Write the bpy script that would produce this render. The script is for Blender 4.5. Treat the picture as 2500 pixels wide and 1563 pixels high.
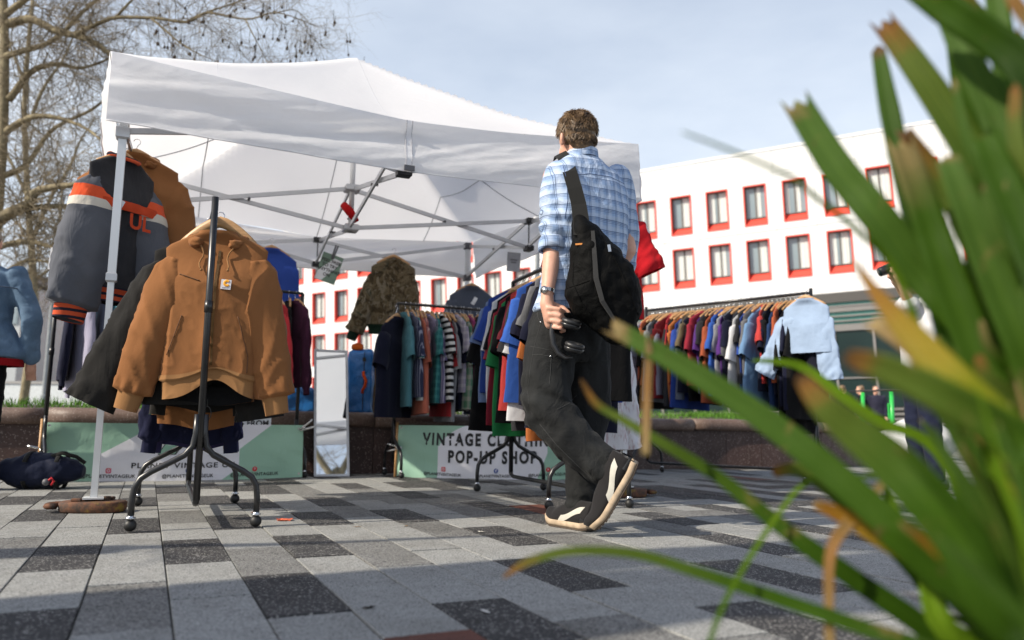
import bpy, bmesh, math, random
import numpy as np
from mathutils import Vector, Matrix, noise
random.seed(7)
for o in list(bpy.data.objects): bpy.data.objects.remove(o)
SC = bpy.context.scene
COL = SC.collection
PI = math.pi

# ------------------------------------------------------------------ camera, sky, sun, exposure
CAM_H, FPX, PITCH, ROLL = 0.43, 1930.0, 0.13264, 0.01238
_cp, _sp, _cr, _sr = math.cos(PITCH), math.sin(PITCH), math.cos(ROLL), math.sin(ROLL)
FWD = Vector((0, _cp, _sp)); _u = Vector((0, -_sp, _cp)); _r = Vector((1, 0, 0))
RIGHT = _r*_cr + _u*_sr
UP = _r*(-_sr) + _u*_cr
EYE = Vector((0, 0, CAM_H))
cam = bpy.data.cameras.new('camera')
cam.sensor_width = 36.0; cam.lens = FPX/2500*36.0
cam.clip_start = 0.05; cam.clip_end = 2000
cam.dof.use_dof = True; cam.dof.focus_distance = 3.45; cam.dof.aperture_fstop = 2.1; cam.dof.aperture_blades = 9
co = bpy.data.objects.new('camera', cam); COL.objects.link(co)
M = Matrix.Identity(4)
for i in range(3):
    M[i][0] = RIGHT[i]; M[i][1] = UP[i]; M[i][2] = -FWD[i]; M[i][3] = EYE[i]
co.matrix_world = M
SC.camera = co

SUN_AZ, SUN_EL = math.radians(28), math.radians(38)   # azimuth the light travels to, measured from +x
w = bpy.data.worlds.new('World'); SC.world = w; w.use_nodes = True
nt = w.node_tree; bg = nt.nodes['Background']
sky = nt.nodes.new('ShaderNodeTexSky'); sky.sky_type = 'NISHITA'; sky.sun_disc = False
sky.sun_elevation = SUN_EL
sky.sun_rotation = PI*1.5 - SUN_AZ
sky.air_density = 1.0; sky.dust_density = 2.2; sky.ozone_density = 1.2; sky.altitude = 20
tcw = nt.nodes.new('ShaderNodeTexCoord'); mpw = nt.nodes.new('ShaderNodeMapping'); mpw.inputs['Scale'].default_value = (1.1, 1.1, 3.2)
nzw = nt.nodes.new('ShaderNodeTexNoise'); nzw.inputs['Scale'].default_value = 1.7; nzw.inputs['Detail'].default_value = 7; nzw.inputs['Roughness'].default_value = .55
rmw = nt.nodes.new('ShaderNodeMapRange'); rmw.inputs['From Min'].default_value = .36; rmw.inputs['From Max'].default_value = .74; rmw.inputs['To Min'].default_value = .55; rmw.inputs['To Max'].default_value = .95
mxw = nt.nodes.new('ShaderNodeMix'); mxw.data_type = 'RGBA'; mxw.inputs['B'].default_value = (5.7, 6.15, 6.7, 1)
nt.links.new(tcw.outputs['Generated'], mpw.inputs['Vector']); nt.links.new(mpw.outputs[0], nzw.inputs['Vector'])
nt.links.new(nzw.outputs['Fac'], rmw.inputs['Value'])
spw = nt.nodes.new('ShaderNodeSeparateXYZ'); nt.links.new(tcw.outputs['Generated'], spw.inputs[0])
hzw = nt.nodes.new('ShaderNodeMapRange'); hzw.inputs['From Min'].default_value = .34; hzw.inputs['From Max'].default_value = .80; hzw.inputs['To Min'].default_value = 1.0; hzw.inputs['To Max'].default_value = .04
nt.links.new(spw.outputs['Z'], hzw.inputs['Value']); mlw = nt.nodes.new('ShaderNodeMath'); mlw.operation = 'MULTIPLY'
nt.links.new(rmw.outputs[0], mlw.inputs[0]); nt.links.new(hzw.outputs[0], mlw.inputs[1]); nt.links.new(mlw.outputs[0], mxw.inputs['Factor'])
nt.links.new(sky.outputs[0], mxw.inputs['A']); nt.links.new(mxw.outputs['Result'], bg.inputs['Color'])
bg.inputs['Strength'].default_value = 0.15
w.cycles.sampling_method = 'MANUAL'; w.cycles.sample_map_resolution = 256
sl = bpy.data.lights.new('sun', 'SUN'); sl.energy = 5.0; sl.angle = math.radians(0.6); sl.color = (1.0, 0.91, 0.77)
so = bpy.data.objects.new('sun', sl); COL.objects.link(so)
SUN_DIR = Vector((math.cos(SUN_EL)*math.cos(SUN_AZ), math.cos(SUN_EL)*math.sin(SUN_AZ), -math.sin(SUN_EL)))
so.rotation_euler = SUN_DIR.to_track_quat('-Z', 'Y').to_euler()
SC.view_settings.view_transform = 'Standard'; SC.view_settings.look = 'None'
SC.view_settings.exposure = 0.22; SC.view_settings.gamma = 1.0; SC.view_settings.use_curve_mapping = False
SC.render.engine = 'CYCLES'
SC.cycles.max_bounces = 5; SC.cycles.transparent_max_bounces = 8
SC.cycles.use_denoising = True
SC.cycles.sample_clamp_indirect = 6

# ------------------------------------------------------------------ measuring helpers
def ray(x, y): return RIGHT*((x-1250)/FPX) + UP*(-(y-781.5)/FPX) + FWD
def W(x, y, Y):
    d = ray(x, y); return EYE + d*(Y/d.y)
def G(x, y, z=0.0):
    d = ray(x, y); return EYE + d*((z-CAM_H)/d.z)
def lerp(a, b, t): return a + (b-a)*t
def sstep(a, b, x):
    t = max(0., min(1., (x-a)/(b-a))); return t*t*(3-2*t)
def nz(x, y, z=0.): return noise.noise(Vector((x, y, z)))

# ------------------------------------------------------------------ mesh helpers
class MB:
    def __init__(s): s.v = []; s.f = []; s.m = []; s.uv = None
    def add(s, vs, fs, mi=0):
        o = len(s.v); s.v += [tuple(p) for p in vs]
        s.f += [tuple(i+o for i in f) for f in fs]; s.m += [mi]*len(fs); return s
    def box(s, c, sz, R=None, mi=0, bev=0.0):
        hx, hy, hz = sz[0]/2, sz[1]/2, sz[2]/2
        c = Vector(c)
        if bev <= 0:
            P = [Vector((x, y, z)) for z in (-hz, hz) for y in (-hy, hy) for x in (-hx, hx)]
            F = [(0, 2, 3, 1), (4, 5, 7, 6), (0, 1, 5, 4), (2, 6, 7, 3), (0, 4, 6, 2), (1, 3, 7, 5)]
        else:
            b = bev; P = []; 
            for z, k in ((-hz, b), (-hz+b, 0), (hz-b, 0), (hz, b)):
                P += [Vector((x*(hx-k), y*(hy-k), z)) for x, y in ((-1, -1), (1, -1), (1, 1), (-1, 1))]
            F = [(3, 2, 1, 0), (12, 13, 14, 15)]
            for k in range(3):
                for i in range(4):
                    j = (i+1) % 4; F.append((k*4+i, k*4+j, k*4+4+j, k*4+4+i))
        if R is not None: P = [R @ p for p in P]
        return s.add([p+c for p in P], F, mi)
    def loft(s, rings, cap0=True, cap1=True, closed=True, mi=0):
        n = len(rings[0]); V = [p for r in rings for p in r]; F = []
        m = n if closed else n-1
        for k in range(len(rings)-1):
            for i in range(m):
                j = (i+1) % n; F.append((k*n+i, k*n+j, (k+1)*n+j, (k+1)*n+i))
        if cap0: F.append(tuple(range(n-1, -1, -1)))
        if cap1: F.append(tuple((len(rings)-1)*n+i for i in range(n)))
        return s.add(V, F, mi)
    def tube(s, pts, r, n=8, cap=True, mi=0, flat=1.0, up=None):
        pts = [Vector(p) for p in pts]; rings = []
        if not hasattr(r, '__len__'): r = [r]*len(pts)
        prev = None
        for i, p in enumerate(pts):
            t = (pts[min(i+1, len(pts)-1)] - pts[max(i-1, 0)])
            t = t.normalized() if t.length > 1e-9 else Vector((0, 0, 1))
            if prev is None:
                a = up if up is not None else (Vector((0, 0, 1)) if abs(t.z) < .9 else Vector((1, 0, 0)))
                prev = (a - t*a.dot(t)).normalized()
            else:
                q = prev - t*prev.dot(t); prev = q.normalized() if q.length > 1e-6 else prev
            b = t.cross(prev)
            rings.append([p + prev*(math.cos(2*PI*k/n)*r[i]) + b*(math.sin(2*PI*k/n)*r[i]*flat) for k in range(n)])
        return s.loft(rings, cap, cap, True, mi)
    def capsule(s, p0, r0, p1, r1, n=14, mi=0):
        p0 = Vector(p0); p1 = Vector(p1); d = (p1-p0).normalized(); pts = []; rr = []
        for a in (-80, -55, -28): pts.append(p0 + d*(r0*math.sin(math.radians(a)))); rr.append(r0*math.cos(math.radians(a)))
        pts += [p0, p1]; rr += [r0, r1]
        for a in (28, 55, 80): pts.append(p1 + d*(r1*math.sin(math.radians(a)))); rr.append(r1*math.cos(math.radians(a)))
        return s.tube(pts, rr, n, True, mi)
    def ball(s, c, r, n=12, m=8, sc=(1, 1, 1), R=None, mi=0):
        c = Vector(c); rings = []
        for i in range(1, m):
            a = PI*i/m; ring = []
            for k in range(n):
                p = Vector((math.cos(2*PI*k/n)*math.sin(a)*r*sc[0], math.sin(2*PI*k/n)*math.sin(a)*r*sc[1], -math.cos(a)*r*sc[2]))
                ring.append((R @ p if R is not None else p) + c)
            rings.append(ring)
        return s.loft(rings, True, True, True, mi)
    def grid(s, fn, nu, nv, mi=0, uv=False):
        V = [fn(i/nu, j/nv) for j in range(nv+1) for i in range(nu+1)]
        F = [(j*(nu+1)+i, j*(nu+1)+i+1, (j+1)*(nu+1)+i+1, (j+1)*(nu+1)+i) for j in range(nv) for i in range(nu)]
        if uv: s.uv = (s.uv or []) + [(i/nu, j/nv) for j in range(nv+1) for i in range(nu+1)]
        return s.add(V, F, mi)
    def bar(s, p0, p1, wd, ht=None, up=Vector((0, 0, 1)), mi=0):
        p0 = Vector(p0); p1 = Vector(p1); t = (p1-p0).normalized(); ht = ht or wd
        if abs(t.dot(up)) > .98: up = Vector((1, 0, 0))
        a = t.cross(up).normalized(); b = a.cross(t)
        rings = [[p + a*(sx*wd/2) + b*(sy*ht/2) for sx, sy in ((-1, -1), (1, -1), (1, 1), (-1, 1))] for p in (p0, p1)]
        return s.loft(rings, True, True, True, mi)
    def mesh(s, name, smooth=False):
        me = bpy.data.meshes.new(name); me.from_pydata(s.v, [], s.f)
        if any(s.m): me.polygons.foreach_set('material_index', s.m)
        if s.uv:
            l = me.uv_layers.new(name='UVMap'); idx = np.zeros(len(me.loops), int); me.loops.foreach_get('vertex_index', idx)
            l.data.foreach_set('uv', np.array(s.uv)[idx].ravel())
        if smooth: me.polygons.foreach_set('use_smooth', [True]*len(me.polygons))
        me.update(); return me
    def build(s, name, mat=None, parent=None, smooth=False, auto=None):
        return obj(name, s.mesh(name, smooth), mat, parent)

def obj(name, me, mat=None, parent=None):
    o = bpy.data.objects.new(name, me); COL.objects.link(o)
    if mat is not None:
        ms = mat if isinstance(mat, (list, tuple)) else [mat]
        if len(me.materials) == 0:
            for m_ in ms: me.materials.append(m_)
        else:
            for k, m_ in enumerate(ms):
                if me.materials[k] is not m_:
                    o.material_slots[k].link = 'OBJECT'; o.material_slots[k].material = m_
    if parent is not None: o.parent = parent
    return o
def tag(o, label=None, cat=None, group=None, kind=None):
    if label: o['label'] = label
    if cat: o['category'] = cat
    if group: o['group'] = group
    if kind: o['kind'] = kind
    return o
def thing(name, label, cat, loc=(0, 0, 0), rz=0.0, group=None):
    o = bpy.data.objects.new(name, None); COL.objects.link(o); o.location = loc; o.rotation_euler = (0, 0, rz)
    o.empty_display_size = .1
    return tag(o, label, cat, group)
def remesh(mb, name, voxel, smooth_it=6, fold=None):
    """union of overlapping closed solids into one continuous skin"""
    me = mb.mesh(name); o = bpy.data.objects.new(name, me); COL.objects.link(o)
    md = o.modifiers.new('r', 'REMESH'); md.mode = 'VOXEL'; md.voxel_size = voxel; md.use_smooth_shade = True
    if smooth_it:
        sm = o.modifiers.new('s', 'SMOOTH'); sm.factor = .5; sm.iterations = smooth_it
    dg = bpy.context.evaluated_depsgraph_get(); e = o.evaluated_get(dg)
    out = bpy.data.meshes.new_from_object(e); bpy.data.objects.remove(o); bpy.data.meshes.remove(me)
    out.name = name
    if fold:
        n = len(out.vertices); cs = np.zeros(n*3); out.vertices.foreach_get('co', cs); cs = cs.reshape(-1, 3)
        ns = np.zeros(n*3); out.vertices.foreach_get('normal', ns); ns = ns.reshape(-1, 3)
        for i in range(n):
            cs[i] += np.array(fold(Vector(cs[i]), Vector(ns[i])))
        out.vertices.foreach_set('co', cs.ravel())
    out.polygons.foreach_set('use_smooth', [True]*len(out.polygons)); out.update()
    return out
def text_mesh(txt, size, bold=0.0, spacing=1.0, ext=0.0):
    c = bpy.data.curves.new('t', 'FONT'); c.body = txt; c.size = size; c.align_x = 'CENTER'; c.align_y = 'CENTER'
    c.offset = bold*size; c.space_character = spacing; c.extrude = ext; c.resolution_u = 3
    o = bpy.data.objects.new('t', c); COL.objects.link(o)
    dg = bpy.context.evaluated_depsgraph_get(); me = bpy.data.meshes.new_from_object(o.evaluated_get(dg))
    bpy.data.objects.remove(o); bpy.data.curves.remove(c); me.materials.clear()
    return me
def map_mesh(me, fn):
    for v in me.vertices: v.co = fn(v.co)
    me.update(); return me

# ------------------------------------------------------------------ materials
class NT:
    def __init__(s, name):
        s.mat = bpy.data.materials.new(name); s.mat.use_nodes = True; s.t = s.mat.node_tree
        s.p = s.t.nodes['Principled BSDF']; s._tc = None
    def n(s, ty, **k):
        nd = s.t.nodes.new('ShaderNode'+ty)
        for a, b in k.items(): setattr(nd, a, b)
        return nd
    def l(s, a, b): s.t.links.new(a, b)
    def set(s, sock, v):
        if isinstance(v, bpy.types.NodeSocket): s.l(v, sock)
        elif isinstance(v, (tuple, list)) and len(v) == 3 and sock.type == 'RGBA': sock.default_value = (*v, 1)
        else: sock.default_value = v
    def tc(s, kind='Object'):
        if not s._tc: s._tc = s.n('TexCoord')
        return s._tc.outputs[kind]
    def mp(s, vec, scale=(1, 1, 1), rot=(0, 0, 0), loc=(0, 0, 0)):
        m = s.n('Mapping'); m.inputs['Scale'].default_value = scale; m.inputs['Rotation'].default_value = rot; m.inputs['Location'].default_value = loc
        s.l(vec, m.inputs[0]); return m.outputs[0]
    def noise(s, vec, scale, det=3, rough=.5, dist=0, out='Fac'):
        q = s.n('TexNoise'); s.l(vec, q.inputs['Vector']); q.inputs['Scale'].default_value = scale; q.inputs['Detail'].default_value = det
        q.inputs['Roughness'].default_value = rough; q.inputs['Distortion'].default_value = dist; return q.outputs[out]
    def vor(s, vec, scale, out='Distance', **k):
        q = s.n('TexVoronoi', **k); s.l(vec, q.inputs['Vector']); q.inputs['Scale'].default_value = scale; return q.outputs[out]
    def m(s, op, a, b=0., c=0.):
        q = s.n('Math', operation=op)
        for i, v in enumerate((a, b, c)): s.set(q.inputs[i], v)
        return q.outputs[0]
    def ramp(s, fac, stops):
        q = s.n('ValToRGB'); s.l(fac, q.inputs[0]); e = q.color_ramp.elements
        while len(e) < len(stops): e.new(.5)
        for k, (p, c) in enumerate(stops): e[k].position = p; e[k].color = (*c, 1) if len(c) == 3 else c
        return q.outputs[0]
    def mix(s, f, a, b, mode='MIX'):
        q = s.n('Mix', data_type='RGBA', blend_type=mode); s.set(q.inputs['Factor'], f); s.set(q.inputs['A'], a); s.set(q.inputs['B'], b); return q.outputs['Result']
    def mr(s, v, a, b, c, d):
        q = s.n('MapRange'); s.set(q.inputs[0], v)
        for i, x in enumerate((a, b, c, d)): q.inputs[i+1].default_value = x
        return q.outputs[0]
    def sep(s, vec):
        q = s.n('SeparateXYZ'); s.l(vec, q.inputs[0]); return q.outputs
    def bump(s, h, strength=.3, dist=.01, nrm=None):
        q = s.n('Bump'); s.l(h, q.inputs['Height']); q.inputs['Strength'].default_value = strength; q.inputs['Distance'].default_value = dist
        if nrm is not None: s.l(nrm, q.inputs['Normal'])
        return q.outputs[0]
    def done(s, col=None, rough=None, nrm=None, metal=None, **k):
        if col is not None: s.set(s.p.inputs['Base Color'], col)
        if rough is not None: s.set(s.p.inputs['Roughness'], rough)
        if nrm is not None: s.l(nrm, s.p.inputs['Normal'])
        if metal is not None: s.p.inputs['Metallic'].default_value = metal
        for a, b in k.items(): s.set(s.p.inputs[a.replace('_', ' ')], b)
        return s.mat
def plain(name, col, rough=.5, metal=0., var=.12, scale=14., bump=.0, bscale=60., **k):
    t = NT(name); f = t.noise(t.tc(), scale, 4, .6)
    c = t.mix(t.mr(f, .3, .7, 0, 1), tuple(max(0, x*(1-var)) for x in col), tuple(min(1, x*(1+var)) for x in col))
    nr = t.bump(t.noise(t.tc(), bscale, 3), bump, .004) if bump else None
    return t.done(c, t.mr(f, .2, .8, max(0, rough-.08), min(1, rough+.08)), nr, metal, **k)
def fabric(name, col, wr=.5, weave=900., rough=.9, sheen=.25, var=.10, wscale=7., strip=None):
    """woven cloth: fine weave, soft wrinkles, slight uneven dye"""
    t = NT(name); v = t.tc()
    d = t.noise(v, 5., 3, .6)
    if strip == 'object':
        oi = t.n('ObjectInfo'); base = oi.outputs['Color']
    else: base = col
    c = t.mix(t.m('MULTIPLY', t.mr(d, .3, .7, 0, 1), .35), base, t.mix(1.0, base, (1-var*3,)*3, 'MULTIPLY'))
    wv = t.noise(v, weave, 1, .5)
    c = t.mix(t.mr(wv, .35, .65, 0., .35), c, t.mix(1.0, c, (.72, .72, .72), 'MULTIPLY'))
    wr1 = t.noise(t.mp(v, (1, 1, .38)), wscale, 4, .5, .5)
    wr2 = t.noise(v, wscale*4.2, 2, .5, .4)
    h = t.m('ADD', t.m('MULTIPLY', wr1, 1.0), t.m('MULTIPLY', wr2, .16))
    b1 = t.bump(h, wr*.62, .045)
    b2 = t.bump(wv, .12, .0012, b1)
    return t.done(c, rough, b2, 0., Sheen_Weight=sheen*.3, Sheen_Roughness=.4, Specular_IOR_Level=.08)
MAT = {}
# ------------------------------------------------------------------ paving
def slab_mat(name, lo, hi, speck, spc, scale=230., rough=.75):
    t = NT(name); v = t.tc('Object'); oi = t.n('ObjectInfo').outputs['Random']
    add = t.n('VectorMath', operation='ADD'); t.l(v, add.inputs[0]); cmb = t.n('CombineXYZ')
    for k in range(3): t.l(t.m('MULTIPLY', oi, 37.+k*11), cmb.inputs[k])
    t.l(cmb.outputs[0], add.inputs[1]); v2 = add.outputs[0]
    f = t.noise(v2, scale, 2, .7); big = t.noise(v2, 9., 4, .6)
    c = t.mix(t.mr(f, .38, .62, 0, 1), lo, hi)
    cell = t.vor(v2, scale*1.25, 'Color'); r = t.sep(cell)[0]
    c = t.mix(t.m('MULTIPLY', t.m('GREATER_THAN', r, 1-spc), .9), c, speck)
    c = t.mix(t.mr(big, .3, .75, 0, .45), c, t.mix(1., c, (.62, .60, .57), 'MULTIPLY'))
    st = t.noise(v2, 2.3, 5, .65, .6); c = t.mix(t.mr(st, .52, .72, 0, .55), c, t.mix(1., c, (.55, .53, .50), 'MULTIPLY'))
    gum = t.vor(t.mp(v2, (1, 1, 0)), 7.5); gn = t.noise(v2, 60., 2); c = t.mix(t.mr(t.m('ADD', gum, t.m('MULTIPLY', gn, .03)), .075, .095, .55, 0.), c, t.mix(1., c, (.35, .34, .33), 'MULTIPLY'))
    c = t.mix(t.m('MULTIPLY', oi, .26), c, t.mix(1., c, (.7, .7, .7), 'MULTIPLY'))
    return t.done(c, t.mr(big, .2, .8, rough-.1, rough+.1), t.bump(f, .35, .0015), Specular_IOR_Level=.35)
MAT['L'] = slab_mat('granite_light', (.20, .205, .20), (.41, .41, .39), (.07, .07, .07), .12)
MAT['M'] = slab_mat('granite_mid', (.10, .10, .098), (.30, .297, .28), (.05, .05, .05), .22, 170.)
MAT['D'] = slab_mat('granite_dark', (.022, .022, .024), (.055, .053, .052), (.36, .35, .33), .10, 190.)
MAT['R'] = slab_mat('granite_red', (.105, .036, .024), (.17, .062, .042), (.05, .02, .015), .05)
tj = NT('joint_sand'); MAT['joint'] = tj.done(tj.mix(tj.noise(tj.tc(), 40., 4), (.030, .028, .022), (.065, .06, .045)), .95, tj.bump(tj.noise(tj.tc(), 300., 2), .5, .003))
PA = math.radians(24.49)
PE1 = Vector((math.cos(PA), math.sin(PA), 0)); PE2 = Vector((-math.sin(PA), math.cos(PA), 0))
CW, CL, U0, VA = .1924, .5246, .0774, 2.675
def slab_of(p):
    i = math.floor((p.dot(PE1)-U0)/CW); off = VA + (CL/2 if i % 2 else 0)
    return i, math.floor((p.dot(PE2)-off)/CL)
def zz(ox, L): return [G(ox+x/3.7215, 1180+y/3.7215) for x, y in L]
KIND = {}
for p in zz(0, [(600, 90), (1550, 40), (1250, 150), (1930, 140), (330, 280), (1230, 380), (2050, 360), (600, 680), (1780, 610), (300, 1300), (2330, 900), (2350, 40)]) + \
         zz(650, [(60, 50), (540, 150), (480, 310), (1250, 270), (1300, 95), (850, 20), (1550, 20), (2150, 100), (2280, 250), (400, 560), (2050, 430), (2260, 750), (300, 1000), (1950, 1200)]) + \
         zz(1300, [(1250, 300), (1750, 235), (2000, 545), (1850, 780), (2000, 1130), (300, 820), (60, 490), (100, 310), (2250, 350), (1300, 120), (1150, 45), (1500, 15), (2300, 110), (1900, 60)]) + \
         [G(2150, 1262), G(2300, 1290), G(2050, 1225), G(1780, 1215), G(1650, 1190), G(1800, 1182), G(1950, 1190), G(2380, 1350)]:
    KIND[slab_of(p)] = 'D'
for p in zz(0, [(1640, 300), (2280, 650), (1150, 1200), (150, 600)]) + zz(650, [(1700, 120), (1030, 130), (650, 225), (300, 75), (1650, 400), (1000, 620), (150, 640), (1750, 225)]) + zz(1300, [(600, 550), (600, 1250), (1700, 300)]):
    KIND.setdefault(slab_of(p), 'M')
for p in zz(650, [(2300, 200), (1500, 1380)]): KIND[slab_of(p)] = 'R'
paving = MB().grid(lambda u, v: Vector((lerp(-16, 16, u), lerp(-8, 24, v), -.006)), 8, 8).build('paving', MAT['joint']); tag(paving, kind='structure')
slab = MB().box((0, 0, -.02), (CW-.0042, CL-.0042, .04), bev=.0016).mesh('paving_slab')
cand = []
for i in range(-75, 95):
    off = VA + (CL/2 if i % 2 else 0)
    for j in range(-14, 46):
        c = PE1*(U0+(i+.5)*CW) + PE2*(off+(j+.5)*CL)
        if not (-15 < c.x < 15 and -3 < c.y < 22): continue
        d = c - EYE; q = d.dot(FWD); vis = q > .8 and abs(d.dot(RIGHT)/q*FPX) < 1330 and -d.dot(UP)/q*FPX < 860
        rr = random.Random(i*977+j*131)
        k = KIND.get((i, j))
        if k is None:
            near = vis and q < 4.2
            x = rr.random(); k = ('M' if x < .06 else 'L') if near else ('D' if x < .22 else 'M' if x < .33 else 'R' if x < .34 else 'L')
        cand.append((q if vis else 1e3+d.length, c, k, rr))
cand.sort(key=lambda t: t[0])
rest = {k: MB() for k in 'LMDR'}
QS = Matrix.Rotation(PA, 3, 'Z')
for n, (q, c, k, rr) in enumerate(cand):
    dz = rr.uniform(-.0022, .0018); tilt = Matrix.Rotation(rr.uniform(-.003, .003), 3, 'X') @ Matrix.Rotation(rr.uniform(-.004, .004), 3, 'Y')
    if n < 300:
        o = obj('paving_slab', slab, MAT[k], paving); o.location = (c.x, c.y, dz); o.rotation_euler = (QS @ tilt).to_euler()
    else:
        rest[k].box((c.x, c.y, dz-.02), (CW-.0042, CL-.0042, .04), QS)
fm = MB()
for n, k in enumerate('LMDR'):
    fm.add(rest[k].v, rest[k].f, n)
tag(fm.build('paving_slabs_beyond', [MAT[k] for k in 'LMDR'], paving), kind='stuff')
tg = NT('plaza_ground'); br = tg.n('TexBrick'); tg.l(tg.mp(tg.tc(), (1, 1, 1), (0, 0, -PA-PI/2)), br.inputs['Vector'])
br.inputs['Scale'].default_value = 1; br.inputs['Brick Width'].default_value = CL; br.inputs['Row Height'].default_value = CW; br.inputs['Mortar Size'].default_value = .004
br.inputs['Color1'].default_value = (.3, .3, .29, 1); br.inputs['Color2'].default_value = (.07, .07, .07, 1); br.inputs['Mortar'].default_value = (.08, .08, .07, 1); br.inputs['Bias'].default_value = -.35
ground = MB().grid(lambda u, v: Vector((lerp(-700, 700, u), lerp(-500, 900, v), -.05)), 4, 4).build('ground', tg.done(br.outputs[0], .85)); tag(ground, kind='structure')

# ------------------------------------------------------------------ raised planter, curved, stone coping
def stone(name, a, b, rough=.75):
    t = NT(name); v = t.tc(); f = t.noise(v, 60., 5, .7); g = t.noise(v, 4., 5, .65, .5)
    oi = t.n('ObjectInfo').outputs['Random']
    c = t.mix(t.mr(f, .3, .7, 0, 1), a, b); c = t.mix(t.mr(g, .45, .75, 0, .6), c, t.mix(1., c, (.5, .47, .44), 'MULTIPLY'))
    c = t.mix(t.m('MULTIPLY', oi, .35), c, t.mix(1., c, (.68, .66, .64), 'MULTIPLY'))
    sp = t.vor(v, 130., 'Color'); c = t.mix(t.m('MULTIPLY', t.m('GREATER_THAN', t.sep(sp)[0], .93), .45), c, (.34, .28, .25))
    return t.done(c, t.mr(g, .3, .7, rough-.15, rough+.1), t.bump(f, .4, .003))
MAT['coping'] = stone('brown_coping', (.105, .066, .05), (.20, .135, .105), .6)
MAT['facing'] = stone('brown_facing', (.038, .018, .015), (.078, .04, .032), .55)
ctrl = [(-8.5, 5.0), (-6., 5.55), (-3.7, 6.25), (-1.2, 6.98), (.5, 7.8), (2.0, 8.55), (3.2, 8.9), (4.1, 9.5), (4.65, 10.6), (4.6, 12.2), (3.6, 14.)]
def crom(P, n):
    out = []
    for k in range(len(P)-1):
        p0, p1, p2, p3 = [Vector((*P[min(max(q, 0), len(P)-1)], 0)) for q in (k-1, k, k+1, k+2)]
        for i in range(n):
            t = i/n; out.append(.5*((2*p1)+(p2-p0)*t+(2*p0-5*p1+4*p2-p3)*t*t+(3*p1-p0-3*p2+p3)*t**3))
    out.append(Vector((*P[-1], 0))); return out
pl = crom(ctrl, 12)
acc = [0.]
for a, b in zip(pl, pl[1:]): acc.append(acc[-1]+(b-a).length)
def plat(s):
    s = max(0, min(acc[-1]-1e-4, s)); k = max(i for i in range(len(acc)) if acc[i] <= s)
    k = min(k, len(pl)-2); t = (s-acc[k])/(acc[k+1]-acc[k]); p = pl[k].lerp(pl[k+1], t)
    a, b = pl[max(k-1, 0)], pl[min(k+2, len(pl)-1)]; d = (b-a).normalized(); return p, d, Vector((-d.y, d.x, 0))
planter = thing('planter_wall', 'low curved brown stone planter wall with rounded coping, behind the clothes racks', 'planter')
prof_c = [(-.045, .40), (-.06, .425), (-.062, .47), (-.045, .505), (-.01, .522), (.06, .526), (.30, .52), (.30, .40)]
Ls = .86; s = .0; k = 0
while s < acc[-1]-.1:
    e = min(acc[-1], s+Ls*(.94+.12*random.random())); rc = []; rf = []; rj = random.uniform(-.004, .004)
    for q in range(5):
        p, d, n = plat(lerp(s+.006, e-.006, q/4)); rc.append([p+n*a+Vector((0, 0, z+rj)) for a, z in prof_c])
        rf.append([p+n*a+Vector((0, 0, z)) for a, z in ((-.006+rj, .0), (-.006+rj, .398), (.22, .398), (.22, .0))])
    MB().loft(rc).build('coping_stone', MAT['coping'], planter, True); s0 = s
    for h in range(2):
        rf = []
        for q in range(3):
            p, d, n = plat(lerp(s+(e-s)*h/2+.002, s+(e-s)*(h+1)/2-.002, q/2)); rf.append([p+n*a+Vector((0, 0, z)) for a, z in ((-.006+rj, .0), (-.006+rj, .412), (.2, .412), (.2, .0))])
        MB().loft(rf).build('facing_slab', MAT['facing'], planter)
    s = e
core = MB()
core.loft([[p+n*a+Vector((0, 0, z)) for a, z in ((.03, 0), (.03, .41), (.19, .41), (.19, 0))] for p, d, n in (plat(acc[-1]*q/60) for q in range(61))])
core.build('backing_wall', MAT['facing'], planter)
# grass bed inside the planter
tgr = NT('grass'); gi = tgr.noise(tgr.tc(), 3., 3)
MAT['grass'] = tgr.done(tgr.mix(gi, (.045, .13, .012), (.12, .25, .03)), .7, Subsurface_Weight=0., Specular_IOR_Level=.2)
soil_m = plain('soil', (.05, .035, .025), .95, bump=.6)
bm = MB(); gb = MB(); rg = random.Random(3)
def bed_z(a): return .47 + .12*sstep(.1, 1.6, a)
rings = [[p+n*a+Vector((0, 0, bed_z(a)-.01+.015*nz(p.x*2+a, p.y*2))) for a in (.27, .4, .7, 1.2, 2.0, 3.0)] for p, d, n in (plat(acc[-1]*q/80) for q in range(81))]
bm.loft(rings, False, False, False)
bed = bm.build('planter_bed', soil_m); tag(bed, kind='structure')
for q in range(15000):
    s = rg.uniform(.5, acc[-1]-.3); a = .29 + 1.9*rg.random()**1.8; p, d, n = plat(s); b = p+n*a+Vector((0, 0, bed_z(a)-.015))
    h = rg.uniform(.035, .10)*(1+.5*nz(b.x*3, b.y*3)); an = rg.uniform(0, 6.28); wv = Vector((math.cos(an), math.sin(an), 0))*rg.uniform(.003, .006)
    ln = Vector((rg.uniform(-.6, .6), rg.uniform(-.6, .6), 0))*h
    gb.add([b-wv, b+wv, b+ln*.35+Vector((0, 0, h*.65))+wv*.6, b+ln*.35+Vector((0, 0, h*.65))-wv*.6, b+ln+Vector((0, 0, h))], [(0, 1, 2, 3), (3, 2, 4)])
tag(gb.build('grass', MAT['grass']), 'bright green grass growing in the raised planter', 'grass', kind='stuff')

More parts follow.
